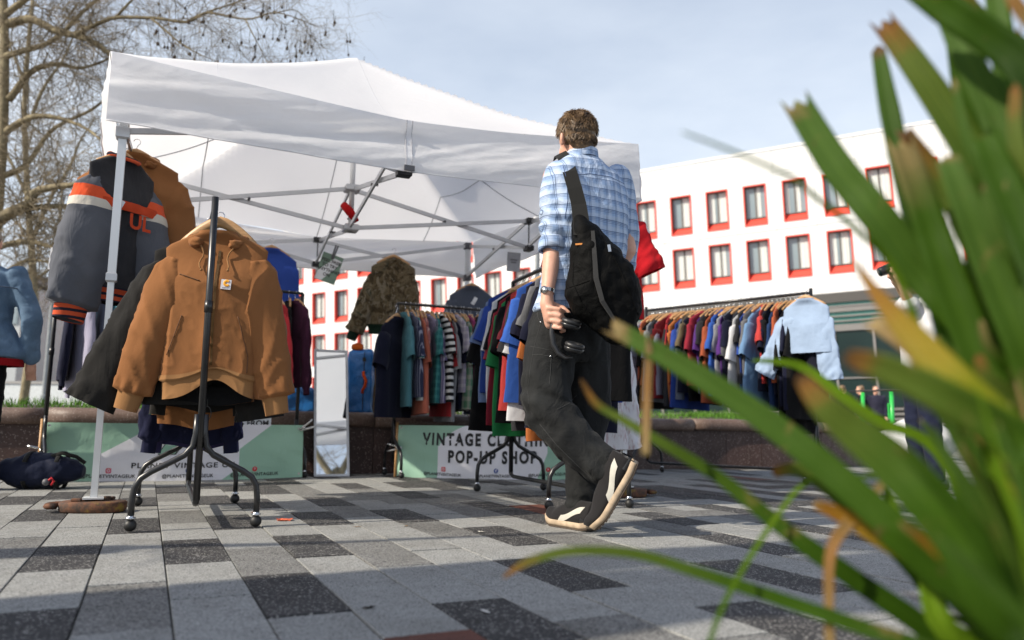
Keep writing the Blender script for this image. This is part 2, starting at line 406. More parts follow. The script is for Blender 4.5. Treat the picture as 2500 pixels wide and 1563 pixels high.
# ------------------------------------------------------------------ white hotel block with red window reveals
D3 = (RIGHT*1.921 + UP*.168 - FWD*1.0); FD = D3.normalized()          # along the facade, to the right and nearer
U3 = RIGHT*(-450) + UP*16630 + FWD*1930; U3 = (U3 - FD*U3.dot(FD)).normalized()
FN = FD.cross(U3).normalized()
if FN.dot(EYE - (EYE+FWD)) < 0: FN = -FN                              # towards the square
PITCHW = 2.15; Z0 = 27.9*PITCHW
d0 = ray(763.6, 717.8); B0 = EYE + d0*(Z0)
def FP(i, h, out=0.0): return B0 + FD*(i*PITCHW) + U3*h + FN*out
def fac_px(x, y):                                                      # pixel to facade coordinates
    d = ray(x, y); t = (B0-EYE).dot(FN)/d.dot(FN); p = EYE + d*t - B0; return p.dot(FD)/PITCHW, p.dot(U3)
hW = fac_px(1641, 484)[1]; hRoof = fac_px(1800, 381)[1]; wh = fac_px(1644, 611.6)[1]-fac_px(1647, 704)[1]; hBase = fac_px(1850, 731)[1]
FH = hW; ww = fac_px(1692, 605.6)[0]-fac_px(1644, 611.6)[0]
tb = NT('white_cladding'); v = tb.tc(); gx = tb.noise(v, .35, 4); 
MAT['clad'] = tb.done(tb.mix(tb.mr(gx, .3, .7, 0, 1), (.68, .68, .67), (.75, .75, .75)), .55, tb.bump(tb.noise(v, 3., 3), .05, .02))
MAT['redframe'] = plain('red_reveal', (.70, .07, .045), .45, var=.05)
tgl = NT('hotel_glass'); MAT['glass'] = tgl.done(tgl.mix(tgl.noise(tgl.tc(), .6, 2), (.16, .21, .23), (.28, .34, .37)), .08, None, 0., Specular_IOR_Level=.9)
MAT['curtain'] = plain('curtain', (.58, .62, .60), .8, var=.1)
MAT['mull'] = plain('window_mullion', (.12, .11, .10), .5)
hotel = thing('hotel_building', 'long white building with rows of red framed windows behind the stall', 'building', FP(8, -9))
def loc(o):                                                            # children keep world coordinates
    o.matrix_parent_inverse = Matrix.Translation(hotel.location).inverted(); return o
i0, i1 = -14.3, 26.
rows = [1, 0, -1, -2]
cols = range(-14, 26)
xs = sorted([i0, i1] + [c for c in cols] + [c+ww for c in cols]); hs = sorted([hRoof, -11.] + [r*FH for r in rows] + [r*FH-wh for r in rows])
glz = 9.77                                                             # glazed two-storey base starts right of here
mbw = MB()
def is_open(a, b, lo, hi):
    c = (a+b)/2; m = (lo+hi)/2
    if c > glz and m < hBase: return True
    for r in rows:
        if c > glz and r < 0: continue
        if r*FH-wh < m < r*FH:
            fr = c-math.floor(c)
            if 0 < fr < ww and -14 <= math.floor(c) < 26: return True
    return False
xs2 = sorted(xs+[glz]); hs2 = sorted(hs+[hBase])
for a, b in zip(xs2, xs2[1:]):
    for lo, hi in zip(hs2, hs2[1:]):
        if b-a < 1e-4 or hi-lo < 1e-4 or is_open(a, b, lo, hi): continue
        nj = 1
        mbw.add([FP(a, lo), FP(b, lo), FP(b, hi), FP(a, hi)], [(0, 1, 2, 3)])
mbw.add([FP(i0, hRoof), FP(i1, hRoof), FP(i1, hRoof, -12), FP(i0, hRoof, -12)], [(0, 1, 2, 3)])
mbw.add([FP(i1, hRoof), FP(i1, -11), FP(i1, -11, -12), FP(i1, hRoof, -12)], [(0, 1, 2, 3)])
mbw.add([FP(i0, hRoof), FP(i0, -11), FP(i0, -11, -12), FP(i0, hRoof, -12)], [(3, 2, 1, 0)])
mbw.add([FP(i0, hRoof, -12), FP(i1, hRoof, -12), FP(i1, -11, -12), FP(i0, -11, -12)], [(3, 2, 1, 0)])
loc(mbw.build('wall', MAT['clad'], hotel))
mj = MB()                                                              # cladding joints, proud cover strips
for c in cols:
    mj.add([FP(c-.235, hBase if c > glz else -11, .012), FP(c-.222, hBase if c > glz else -11, .012), FP(c-.222, hRoof, .012), FP(c-.235, hRoof, .012)], [(0, 1, 2, 3)])
for h_ in (hRoof-1.3, FH+.42, FH-wh-.42, .42, -wh-.42):
    mj.add([FP(i0, h_, .012), FP(i1, h_, .012), FP(i1, h_+.03, .012), FP(i0, h_+.03, .012)], [(0, 1, 2, 3)])
loc(mj.build('cladding_joint', plain('cladding_seal', (.50, .51, .52), .7), hotel))
loc(MB().add([FP(i0-.02, hRoof, .05), FP(i1+.02, hRoof, .05), FP(i1+.02, hRoof+.16, .05), FP(i0-.02, hRoof+.16, .05), FP(i0-.02, hRoof+.16, -.4), FP(i1+.02, hRoof+.16, -.4)], [(0, 1, 2, 3), (3, 2, 5, 4)]).build('parapet_cap', MAT['clad'], hotel))
dp = .34
for c_ in (-4.24, 3.76, 11.76, 18.76):
    m = MB(); m.tube([FP(c_, hBase if c_ > glz else -11, .09), FP(c_, hRoof-.2, .09)], .07, 8); loc(m.build('downpipe', plain('pipe_grey', (.5, .5, .5), .5) if 'pipe_grey' not in bpy.data.materials else bpy.data.materials['pipe_grey'], hotel, True))
def win_mesh():
    # local axes: x along facade, y outward, z up; origin at top left
    wq = ww*PITCHW; t = .06
    fr = MB()
    for q in range(1):
        fr.add([(0, 0, 0), (0, -dp, 0), (0, -dp, -wh), (0, 0, -wh)], [(0, 1, 2, 3)])
        fr.add([(wq, 0, 0), (wq, -dp, 0), (wq, -dp, -wh), (wq, 0, -wh)], [(3, 2, 1, 0)])
        fr.add([(0, 0, 0), (wq, 0, 0), (wq, -dp, 0), (0, -dp, 0)], [(0, 1, 2, 3)])
    si = MB().add([(0, .0, -wh), (wq, 0, -wh), (wq, -dp, -wh+.42), (0, -dp, -wh+.42)], [(0, 1, 2, 3)])
    rim = MB()
    for a, b, c, d in ((-.05, .02, -wh-.05, .05), (wq-.02, wq+.05, -wh-.05, .05)): rim.box(((a+b)/2, .015, (c+d)/2), (b-a, .05, d-c))
    for c, d in ((-.02, .05), (-wh-.05, -wh+.02)): rim.box((wq/2, .014, (c+d)/2), (wq-.04, .05, d-c))
    gl = MB().add([(0, -dp+.03, -wh+.42), (wq, -dp+.03, -wh+.42), (wq, -dp+.03, 0), (0, -dp+.03, 0)], [(0, 1, 2, 3)])
    mu = MB(); 
    mu.box((wq/2, -dp+.06, (-wh+.42)/2), (.09, .05, wh-.42)); mu.box((.03, -dp+.06, (-wh+.42)/2), (.06, .05, wh-.42)); mu.box((wq-.03, -dp+.06, (-wh+.42)/2), (.06, .05, wh-.42))
    mu.box((wq/2, -dp+.058, -.03), (wq-.12, .05, .06)); mu.box((wq/2, -dp+.058, -wh+.45), (wq-.12, .05, .06))
    return fr.mesh('reveal'), si.mesh('sill'), rim.mesh('window_trim'), gl.mesh('pane'), mu.mesh('mullion')
wm = win_mesh(); wq = ww*PITCHW
def curt(wd):
    m = MB(); m.grid(lambda u, v: Vector((u*wd, .012*math.sin(u*wd*38), v*(-wh+.42))), 24, 1); return m.mesh('curtain', True)
cu = [curt(.36), curt(.5), curt(.22)]
WR = Matrix((FD, FN, U3)).transposed()
rw = random.Random(5)
for r in rows:
    for c in cols:
        if c > glz and r < 0: continue
        vis = 0 <= c <= 19
        if not (-3 <= c <= 22) and r < 0: continue
        wo = bpy.data.objects.new('window', None); COL.objects.link(wo); wo.empty_display_size = .2
        wo.parent = hotel; wo.matrix_parent_inverse = Matrix.Translation(hotel.location).inverted()
        wo.matrix_basis = Matrix.Translation(FP(c, r*FH)) @ WR.to_4x4()
        for me, mt in zip(wm, (MAT['redframe'], MAT['redframe'], MAT['redframe'], MAT['glass'], MAT['mull'])): obj(me.name, me, mt, wo)
        if vis:
            ca = obj('curtain', cu[rw.randrange(3)], MAT['curtain'], wo); ca.location = (wq/2+.06, -dp+.045, 0)
            if rw.random() < .55: ca = obj('curtain', cu[rw.randrange(3)], MAT['curtain'], wo); ca.location = (.05, -dp+.045, 0)
# glazed base storeys
MAT['teal'] = plain('teal_panel', (.07, .26, .22), .25, var=.15, scale=1.5)
tdk = NT('dark_glazing'); MAT['dglass'] = tdk.done(tdk.mix(tdk.noise(tdk.tc(), .35, 3), (.006, .014, .015), (.02, .04, .038)), .18, Specular_IOR_Level=.25)
MAT['alu'] = plain('grey_aluminium', (.22, .21, .20), .4, .3)
MAT['dkalu'] = plain('dark_fascia', (.07, .065, .06), .5)
bh = hBase
gi0, gi1 = glz+.02, 25.9
def band(name, lo, hi, out, mt, a=gi0, b=gi1, th=.12):
    m = MB(); m.add([FP(a, lo, out), FP(b, lo, out), FP(b, hi, out), FP(a, hi, out), FP(a, hi, out-th), FP(b, hi, out-th), FP(a, lo, out-th), FP(b, lo, out-th)], [(0, 1, 2, 3), (3, 2, 5, 4), (0, 6, 7, 1)]); return loc(m.build(name, mt, hotel))
band('fascia', bh-.55, bh-.02, .1, MAT['dkalu']); band('louvre', bh-1.05, bh-.75, .06, MAT['alu']); band('spandrel', bh-1.75, bh-.56, -.05, MAT['teal'])
for k in range(4): band('louvre', bh-.80-k*.27, bh-.72-k*.27, .10, MAT['alu'])
band('transom', bh-2.1, bh-1.75, .08, MAT['alu'])
g0 = math.floor(gi0/.62)*.62
c = gi0
while c < gi1-.1:
    e = min(gi1, c+.9)
    mt = MAT['teal'] if rw.random() < .1 else MAT['dglass']
    band('pane', bh-4.6, bh-2.1, -.02, mt, c+.03, e-.03); band('pane', bh-6.2, bh-4.65, -.02, MAT['dglass'], c+.03, e-.03); band('pane', bh-9.9, bh-7.4, -.02, MAT['teal'], c+.03, e-.03)
    band('mullion', bh-9.9, bh-2.1, .06, MAT['alu'], c-.03, c+.03)
    c = e
for k in range(5): band('louvre', bh-7.4+k*.26, bh-7.3+k*.26, .10, MAT['alu'])
band('transom', bh-4.66, bh-4.58, .05, MAT['alu']); band('spandrel', bh-7.4, bh-6.2, -.08, MAT['dkalu'])

# far grey office block and white wall at the left
off = thing('office_block', 'distant pale grey office block low on the left behind the tree', 'building', (0, 0, 0))
p = W(20, 720, 62); ow = MB(); ow.box((p.x-5, 62, 5.0), (18, 9, 10.6)); ow.build('wall', plain('office_wall', (.42, .44, .45), .7), off)
for k in range(3): MB().box((p.x-5, 57.46, 2.2+k*2.9), (17.6, .1, 1.3)).build('window', MAT['glass'], off)
MB().box((p.x-5, 61.9, 10.9), (18.6, 9.6, .7)).build('roof', plain('office_roof', (.16, .16, .17), .7), off)
p = W(70, 945, 24); wl = MB().box((p.x-4, 24, .75), (14, .3, 1.5)).build('boundary_wall', plain('white_render', (.62, .65, .66), .8)); tag(wl, 'plain white low wall at far left beyond the grass', 'wall')
MB().box((p.x-4, 24, 1.53), (14.1, .36, .08)).build('coping', plain('wall_cap', (.35, .34, .33), .8), wl)
p = W(138, 620, 22); lp = thing('street_lamp', 'thin grey lamp column standing at left in front of the bare tree', 'lamp', (p.x, 22, 0))
m = MB(); m.tube([(0, 0, 0), (0, 0, 1.1), (0, 0, 1.12), (0, 0, 7)], [.09, .09, .055, .045], 10); m.build('column', plain('lamp_grey', (.25, .27, .28), .5), lp)
MB().box((0, -.35, 7.02), (.16, .8, .09), bev=.02).build('lamp_head', plain('lamp_head_grey', (.2, .2, .21), .5), lp)
p = W(1312, 640, 12.5); lp = thing('street_lamp', 'grey lamp column seen behind the tent near the walking man', 'lamp', (p.x, 12.5, 0))
m = MB(); m.tube([(0, 0, 0), (0, 0, 1.0), (0, 0, 1.02), (0, 0, 4.1)], [.06, .06, .04, .035], 10); m.build('column', bpy.data.materials['lamp_grey'], lp)
MB().box((.2, 0, 4.1), (.5, .14, .07), bev=.02).build('lamp_head', bpy.data.materials['lamp_head_grey'], lp)
# ------------------------------------------------------------------ gazebo
TA = math.radians(23.3)
T1 = Vector((math.cos(TA), math.sin(TA), 0)); T2 = Vector((-math.sin(TA), math.cos(TA), 0))
FLP = Vector((-2.0, 3.80, 0)); TS = 3.0
def TP(a, b, z): return FLP + T1*(a*TS) + T2*(b*TS) + Vector((0, 0, z))
tc_ = NT('canopy_polyester'); v = tc_.tc()
fw = tc_.noise(tc_.mp(v, (1, 1, 2.2)), 3.2, 5, .6, .8); fw2 = tc_.noise(v, 16., 3, .6, .5)
hh = tc_.m('ADD', fw, tc_.m('MULTIPLY', fw2, .25))
st = tc_.noise(v, 1.4, 5, .7); 
ccol = tc_.mix(tc_.mr(st, .6, .8, 0, .16), (.88, .88, .90), (.68, .66, .63))
tc_.done(ccol, .65, tc_.bump(hh, .16, .05), Specular_IOR_Level=.3)
tr = tc_.n('BsdfTranslucent'); tr.inputs['Color'].default_value = (.96, .96, .98, 1); mxs = tc_.n('MixShader'); mxs.inputs[0].default_value = .40
tc_.l(tc_.p.outputs[0], mxs.inputs[1]); tc_.l(tr.outputs[0], mxs.inputs[2]); tc_.l(mxs.outputs[0], tc_.t.nodes['Material Output'].inputs[0])
MAT['canopy'] = tc_.mat
MAT['frame'] = plain('anodised_frame', (.50, .51, .53), .38, .55, .08, 6.)
MAT['legw'] = plain('silver_leg', (.66, .67, .68), .35, .35, .06, 5.)
MAT['blackpl'] = plain('black_plastic', (.018, .018, .02), .45)
MAT['greypl'] = plain('grey_plastic', (.09, .09, .10), .5)
MAT['rust'] = None
tent = thing('gazebo', 'white pop up gazebo on silver legs sheltering the clothes racks', 'gazebo', FLP)
tinv = Matrix.Translation(tent.location).inverted()
def tl(o): o.matrix_parent_inverse = tinv; return o
ZE, ZP = 2.26, 3.22
def tri(t): return 1-(abs(2*t-1)**1.25)
def edge_z(t): return ZE - .105*tri(t)
def roof(u, v):
    x, y = 2*u-1, 2*v-1; d = max(abs(x), abs(y)); rr = (abs(x)**6+abs(y)**6)**(1/6)
    s_ = 1-min(1., rr)
    # position along nearest edge gives the sag of the rim
    t = (u if abs(y) >= abs(x) else v); ez = edge_z(.5+(t-.5)/max(d, 1e-3)) if d > 1e-3 else ZE
    corner = min(abs(x), abs(y))/max(d, 1e-3)
    z = lerp(ZP, ez, min(1, d)) 
    z -= .15*math.sin(PI*min(1, d))*(1-.55*corner**3)*(.6+.4*d)
    z += .012*nz(u*7, v*7, 2.)
    k = 1.030; return TP(.5+(u-.5)*k, .5+(v-.5)*k, z)
cm = MB().grid(roof, 72, 72)
tl(cm.build('canopy', MAT['canopy'], tent, True))
def valance(A, B, name, seed, outw):
    A = Vector(A); B = Vector(B)
    def fn(u, v):
        t = u; p = A.lerp(B, t); z = lerp(edge_z(t), 1.885-.035*tri(t)+.008*nz(t*9, seed), v)
        fl = (.026*nz(t*2.6+seed+v*1.1, v*1.2, 3.) + .014*nz(t*6+seed+v*4.0, v*2.2, 1.) + .006*nz(t*24+v*9, v*7+seed, 2.) + .008*math.sin((t*3.1+v*1.3+seed)*PI)*v)*sstep(0, .25, v) + .012*math.sin(v*PI*2.2+t*5)*sstep(0, .12, t)*sstep(0, .12, 1-t)
        return Vector((p.x, p.y, z)) + outw*(.012+fl+.02*v)
    m = MB().grid(fn, 160, 26)
    if seed == 1.3:
        sp = MB().grid(lambda u, v: fn(.5+(u-.5)*.012, v)-T2*.004, 4, 22); tl(sp.build('seam_patch', MAT['canopy'], tent, True)); s2 = MB(); [s2.tube([fn(q, k/30)-T2*.005 for k in range(31)], .0022, 5) for q in (.4945, .5055)]; tl(s2.build('seam_stitching', plain('grey_thread', (.42, .42, .45), .8), tent)); vt_ = MB(); vt_.box(fn(.5, .94)-T2*.012, (.06, .012, .03), Matrix.Rotation(TA, 3, 'Z')); tl(vt_.build('velcro_tab', MAT['greypl'], tent))
    h = MB(); edge = [fn(i/110, 1)+Vector((0, 0, .004)) for i in range(111)]; h.tube(edge, .004, 5)
    o = tl(m.build('valance', MAT['canopy'], tent, True)); h.build('hem', MAT['canopy'], o, True).matrix_parent_inverse = Matrix.Identity(4)
    return o
k_ = .012
tl(valance(TP(-k_, -k_, 0), TP(1+k_, -k_, 0), 'f', 1.3, -T2)); tl(valance(TP(-k_, -k_, 0), TP(-k_, 1+k_, 0), 'l', 4.1, -T1))
tl(valance(TP(1+k_, -k_, 0), TP(1+k_, 1+k_, 0), 'r', 7.7, T1)); tl(valance(TP(-k_, 1+k_, 0), TP(1+k_, 1+k_, 0), 'b', 9.2, T2))
sm_ = MB()                                                              # sewn seams: ridge tapes and centre patch of the front valance


for (a, b) in (((.5, 0), (.5, 1)), ((0, .5), (1, .5)), ((.1667, 0), (.1667, 1)), ((.8333, 0), (.8333, 1))):
    pts = [roof(lerp(a[0], b[0], q/72), lerp(a[1], b[1], q/72))-Vector((0, 0, .005)) for q in range(73)]
    tl(MB().tube(pts, .0045, 5).build('roof_seam', plain('seam_grey', (.45, .46, .49), .8) if 'seam_grey' not in bpy.data.materials else bpy.data.materials['seam_grey'], tent, True))
CZT, CZB = 2.18, 1.875
cors = {'fl': (0, 0), 'fr': (1, 0), 'bl': (0, 1), 'br': (1, 1)}
for n_, (a, b) in cors.items():
    ia, ib = lerp(.012, .988, a), lerp(.012, .988, b); p = TP(ia, ib, 0)
    zb = .06 if n_ in ('fl', 'fr') else .0
    lg = MB(); R_ = Matrix.Rotation(TA, 3, 'Z')
    lg.box((p.x, p.y, (zb+1.15)/2), (.030, .030, 1.15-zb), R_, bev=.003); lg.box((p.x, p.y, 1.66), (.038, .038, 1.1), R_, bev=.004)
    o = tl(lg.build('leg', MAT['legw'], tent))
    for zz_, sz_ in ((1.87, .064), (2.19, .066), (1.13, .05)): tl(MB().box((p.x, p.y, zz_), (sz_, sz_, sz_), R_, bev=.008).build('leg_bracket', MAT['greypl'] if n_ != 'fl' else MAT['frame'], tent))
    ft = MB().box((p.x, p.y, zb+.004), (.09, .09, .008), R_); tl(ft.build('foot_plate', MAT['legw'], tent))
cpost = MB().tube([TP(.5, .5, 1.85), TP(.5, .5, 3.0)], .02, 12); tl(cpost.build('centre_post', MAT['legw'], tent, True))
cap_ = MB().tube([TP(.5, .5, 2.99), TP(.5, .5, 3.02), TP(.5, .5, 3.035)], [.055, .05, .01], 14); tl(cap_.build('peak_cap', MAT['greypl'], tent, True))
for z in (CZT, CZB): tl(MB().box(TP(.5, .5, z), (.11, .11, .05), Matrix.Rotation(TA, 3, 'Z'), bev=.008).build('centre_bracket', MAT['frame'], tent))
spr = MB().tube([TP(.5, .5, 1.93+.006*q) + Vector((.026*math.cos(q*1.1), .026*math.sin(q*1.1), 0)) for q in range(16)], .004, 5); tl(spr.build('spring', MAT['greypl'], tent, True))
mids = {'f': (.5, .012), 'r': (.988, .5), 'b': (.5, .988), 'l': (.012, .5)}
def scissor(P, Q, zt0, zb0, zt1, zb1, off):
    for (za, zb_, s_) in ((zt0, zb1, off), (zb0, zt1, -off)):
        d = (Vector((Q[0], Q[1], 0))-Vector((P[0], P[1], 0))); n_ = Vector((-d.y, d.x, 0)).normalized()*s_*.012
        a = TP(P[0], P[1], za)+(T1*n_.x+T2*n_.y); b = TP(Q[0], Q[1], zb_)+(T1*n_.x+T2*n_.y)
        tl(MB().bar(a, b, .014, .030).build('truss_bar', MAT['frame'], tent))
    c = TP((P[0]+Q[0])/2, (P[1]+Q[1])/2, (zt0+zb0+zt1+zb1)/4); d = (T1*(Q[0]-P[0])+T2*(Q[1]-P[1])).normalized(); n_ = Vector((-d.y, d.x, 0))
    tl(MB().tube([c-n_*.024, c+n_*.024], .010, 10).build('pivot_bolt', MAT['greypl'], tent, True))
for k_, (a, b) in mids.items():
    scissor((a, b), (.5, .5), 2.10, 1.88, CZT, CZB, 1)
    for z in (2.10, 1.87): tl(MB().box(TP(a, b, z), (.085, .06, .045), Matrix.Rotation(TA+(PI/2 if k_ in 'lr' else 0), 3, 'Z'), bev=.006).build('side_bracket', MAT['blackpl'], tent))
    tl(MB().tube([TP(a, b, 1.87), TP(a, b, 2.10)], .006, 6).build('side_rod', MAT['greypl'], tent))
for (ca, m_) in (('fl', 'f'), ('fr', 'f'), ('fr', 'r'), ('br', 'r'), ('br', 'b'), ('bl', 'b'), ('bl', 'l'), ('fl', 'l')):
    a = cors[ca]; a = (lerp(.012, .988, a[0]), lerp(.012, .988, a[1])); scissor(a, mids[m_], 2.19, 1.88, 2.10, 1.88, 1)
rt = MB().tube([TP(.5, .5, 1.98)+Vector((-.055, -.03, .07)), TP(.5, .5, 1.98)+Vector((.0, -.045, .01)), TP(.5, .5, 1.98)+Vector((.05, -.03, -.06))], [.028, .034, .022], 10)
# red cord pull wrapped round the centre post
tl(rt.build('red_pull_strap', fabric('red_webbing', (.42, .01, .012), .3), tent, True))
# cast iron foot weights
t_ = NT('rusty_iron'); v = t_.tc(); f = t_.noise(v, 22., 6, .7); g = t_.noise(v, 90., 3)
cc = t_.mix(t_.mr(f, .4, .6, 0, 1), (.045, .028, .02), (.15, .06, .028)); cc = t_.mix(t_.mr(t_.noise(v, 9., 4, .7), .58, .66, 0, .75), cc, (.24, .16, .02))
MAT['rust'] = t_.done(cc, .8, t_.bump(f, .6, .004))
def weight(name, label, c, rz):
    r = thing(name, label, 'weight', (c.x, c.y, 0), rz)
    m = MB(); n = 40; rings = []
    def rad(a): return (.148, .095)
    def ring(sx, sy, z): return [Vector((sx*abs(math.cos(a))**.8*math.copysign(1, math.cos(a)), sy*abs(math.sin(a))**.8*math.copysign(1, math.sin(a)), z)) for a in (2*PI*k/n for k in range(n))]
    m.loft([ring(.138, .088, 0), ring(.146, .095, .008), ring(.148, .096, .044), ring(.14, .09, .05), ring(.12, .07, .051)])
    m.build('plate', MAT['rust'], r, True)
    h = MB(); h.tube([(-.145, -.055, .03), (-.185, -.05, .03), (-.20, 0, .03), (-.185, .05, .03), (-.145, .055, .03)], .014, 8, flat=1.3); h.build('handle', MAT['rust'], r, True)
    s_ = MB(); s_.box((0, 0, .056), (.12, .05, .012), bev=.003); s_.box((.05, .055, .058), (.05, .03, .016), bev=.004); s_.box((-.06, -.045, .058), (.04, .03, .016), bev=.004); s_.tube([(.06, 0, .05), (.06, 0, .072)], .016, 8); s_.build('lug', MAT['rust'], r)
    return r
p = TP(.012, .012, 0); weight('foot_weight', 'rusty iron weight plate with yellow paint at the left tent leg', p, math.radians(8))
p = TP(.988, .012, 0); weight('foot_weight', 'rusty iron weight plate behind the walking man at the right tent leg', p, math.radians(200))
# ------------------------------------------------------------------ clothes rails
MAT['blackmetal'] = plain('black_powder_coat', (.012, .012, .013), .32, .0, .2, 20., Specular_IOR_Level=.6)
MAT['chrome'] = plain('chrome', (.62, .63, .65), .18, 1.0, .05)
MAT['rubber'] = plain('black_rubber', (.012, .012, .012), .55)
MAT['cable'] = MAT['rubber']
def rack(label, A, B, zr, ztop=None, spread=.235, zleg=.38):
    A = Vector((A[0], A[1], 0)); B = Vector((B[0], B[1], 0)); r = thing('clothes_rack', label, 'clothes rack', A, group='black wheeled clothes racks')
    d = (B-A); L = d.length; d.normalize(); n = Vector((-d.y, d.x, 0)); r.location = A
    ztop = ztop or zr
    def P(a, b, z): return d*a + n*b + Vector((0, 0, z))
    for s_, base in ((0., 1), (L, -1)):
        m = MB(); m.tube([P(s_, 0, .115), P(s_, 0, .9), P(s_, 0, ztop)], .0145, 10); m.build('post', MAT['blackmetal'], r, True)
        m = MB(); m.tube([P(s_, 0, .88), P(s_, 0, .93)], .0175, 10); m.build('post_collar', MAT['blackmetal'], r, True)
        for q in (-1, 1):
            pts = [(.016, .46), (.017, zleg+.0), (.026, zleg-.05), (.055, zleg-.085), (.10, zleg-.11), (spread-.06, zleg-.15), (spread-.025, zleg-.175), (spread-.006, zleg-.21), (spread, zleg-.26), (spread, .062)]
            m = MB(); m.tube([P(s_, q*a, z) for a, z in pts], .0125, 10); lg = m.build('leg', MAT['blackmetal'], r, True)
            m = MB(); m.tube([P(s_, q*spread, .064), P(s_, q*spread, .046)], .012, 10); m.tube([P(s_, q*spread, .056), P(s_, q*spread, .050)], .019, 12); m.build('caster_stem', MAT['chrome'], lg, True)
            m = MB(); m.ball(P(s_+.004, q*spread, .025), .024, 14, 10); m.build('caster', MAT['rubber'], lg, True)
        m = MB(); m.ball(P(s_, -.016, zleg+.06), .007, 8, 6); m.ball(P(s_, -.016, zleg+.01), .007, 8, 6); m.build('bolt', MAT['chrome'], r, True)
    m = MB(); m.tube([P(0, 0, zr), P(L, 0, zr)], .0125, 10); m.build('rail', MAT['blackmetal'], r, True)
    m = MB(); m.tube([P(0, 0, .13), P(.012, 0, .108), P(.05, 0, .098), P(L-.05, 0, .098), P(L-.012, 0, .108), P(L, 0, .13)], .0125, 10); m.build('bottom_rail', MAT['blackmetal'], r, True)
    return lambda t: A + d*(L*t) + Vector((0, 0, zr)), math.atan2(d.y, d.x)

# ------------------------------------------------------------------ garments: local x = width, -y = front, origin on the rail
class GP:                                                                # measurements of one garment
    def __init__(s, **k):
        s.sw = .215; s.bw = .245; s.ln = .70; s.hd = .05; s.sl = .22; s.sr0 = .105; s.sr1 = .088; s.ang = (22, 22); s.sd = .04
        s.fold = .018; s.nx = 30; s.nzr = 22; s.collar = .075; s.hemup = 0.; s.cuff = 0.; s.puff = 0.; s.rib = 0.; s.bend = .0; s.neckz = -.085; s.freq = 9.; s.sfold = None; s.pleat = 0.; s.drop = .085; s.arm = (.075, .135)
        for a, b in k.items(): setattr(s, a, b)
def torso(g, seed, inset=0., z1=None):
    zs = []
    nk = g.neckz
    top = [nk+.012, nk, nk-.012, nk-.03, nk-.048, nk-.066, nk-.085, nk-.11]
    zb = nk-g.ln
    rest_ = [lerp(nk-.14, zb, k/(g.nzr-1)) for k in range(g.nzr)]
    rings = []; uv = []
    for z in top+rest_:
        q = (nk-z)
        if q < 0: hw = g.collar*.94
        elif q < g.drop: hw = lerp(g.collar, g.sw, (q/g.drop)**.82)
        else: hw = lerp(g.sw, g.bw, sstep(g.drop, .26, q)) + .012*sstep(.3, 1., q/g.ln)
        t = max(0, (q-.09)/(g.ln-.09))
        hd = lerp(.05, .026, sstep(0, .03, q)) if q < .085 else lerp(.028, g.hd, sstep(.085, .24, q))
        if g.rib and q > g.ln-g.rib: hw *= .94-.03*sstep(g.ln-g.rib, g.ln, q); hd *= .85
        if g.puff and q < g.ln-g.rib: hd += g.puff*math.sin(PI*min(1, t*1.02))*.5; hw += g.puff*.25*sstep(.6, .92, t)
        hw -= inset; hd -= inset*.6
        ring = []
        for k in range(g.nx):
            a = 2*PI*k/g.nx; ca, sa = math.cos(a), math.sin(a)
            x = hw*math.copysign(abs(ca)**.75, ca); y = hd*math.copysign(abs(sa)**.9, sa)
            f = g.fold*sstep(.05, .75, t)
            side = 1 if sa > 0 else -1
            y += f*nz(x*g.freq+seed*3.1, z*1.3+seed, side*2.7+seed)*1.5*abs(sa)**.4
            if g.pleat:
                ph = x*17+1.3*nz(x*2+seed, z*1.1, side+seed)+z*1.0*nz(seed, x*2.); pl_ = 1-abs(math.sin(ph)); y += side*g.pleat*(pl_**1.6-.35)*sstep(.10, .55, t)*abs(sa)**.5*(1-.45*sstep(.86, .93, t))
                y += side*g.pleat*.22*(1-abs(nz(x*13+z*7+seed, z*9-x*4, side+3.)))**6*sstep(.0, .25, t)
            y += g.fold*.55*nz(x*g.freq*2.3+seed, z*3.2, side+seed*2)*sstep(.0, .3, q)
            x += g.fold*.6*nz(z*4+seed, side*3., seed)*sstep(.1, .5, t)
            zq = z + (g.hemup*math.exp(-((x-.035)/.10)**2)*(1 if sa < 0 else -.25)*sstep(.70, 1., t))
            ring.append(Vector((x, y, zq)))
        rings.append(ring)
    return MB().loft(rings, False, False)
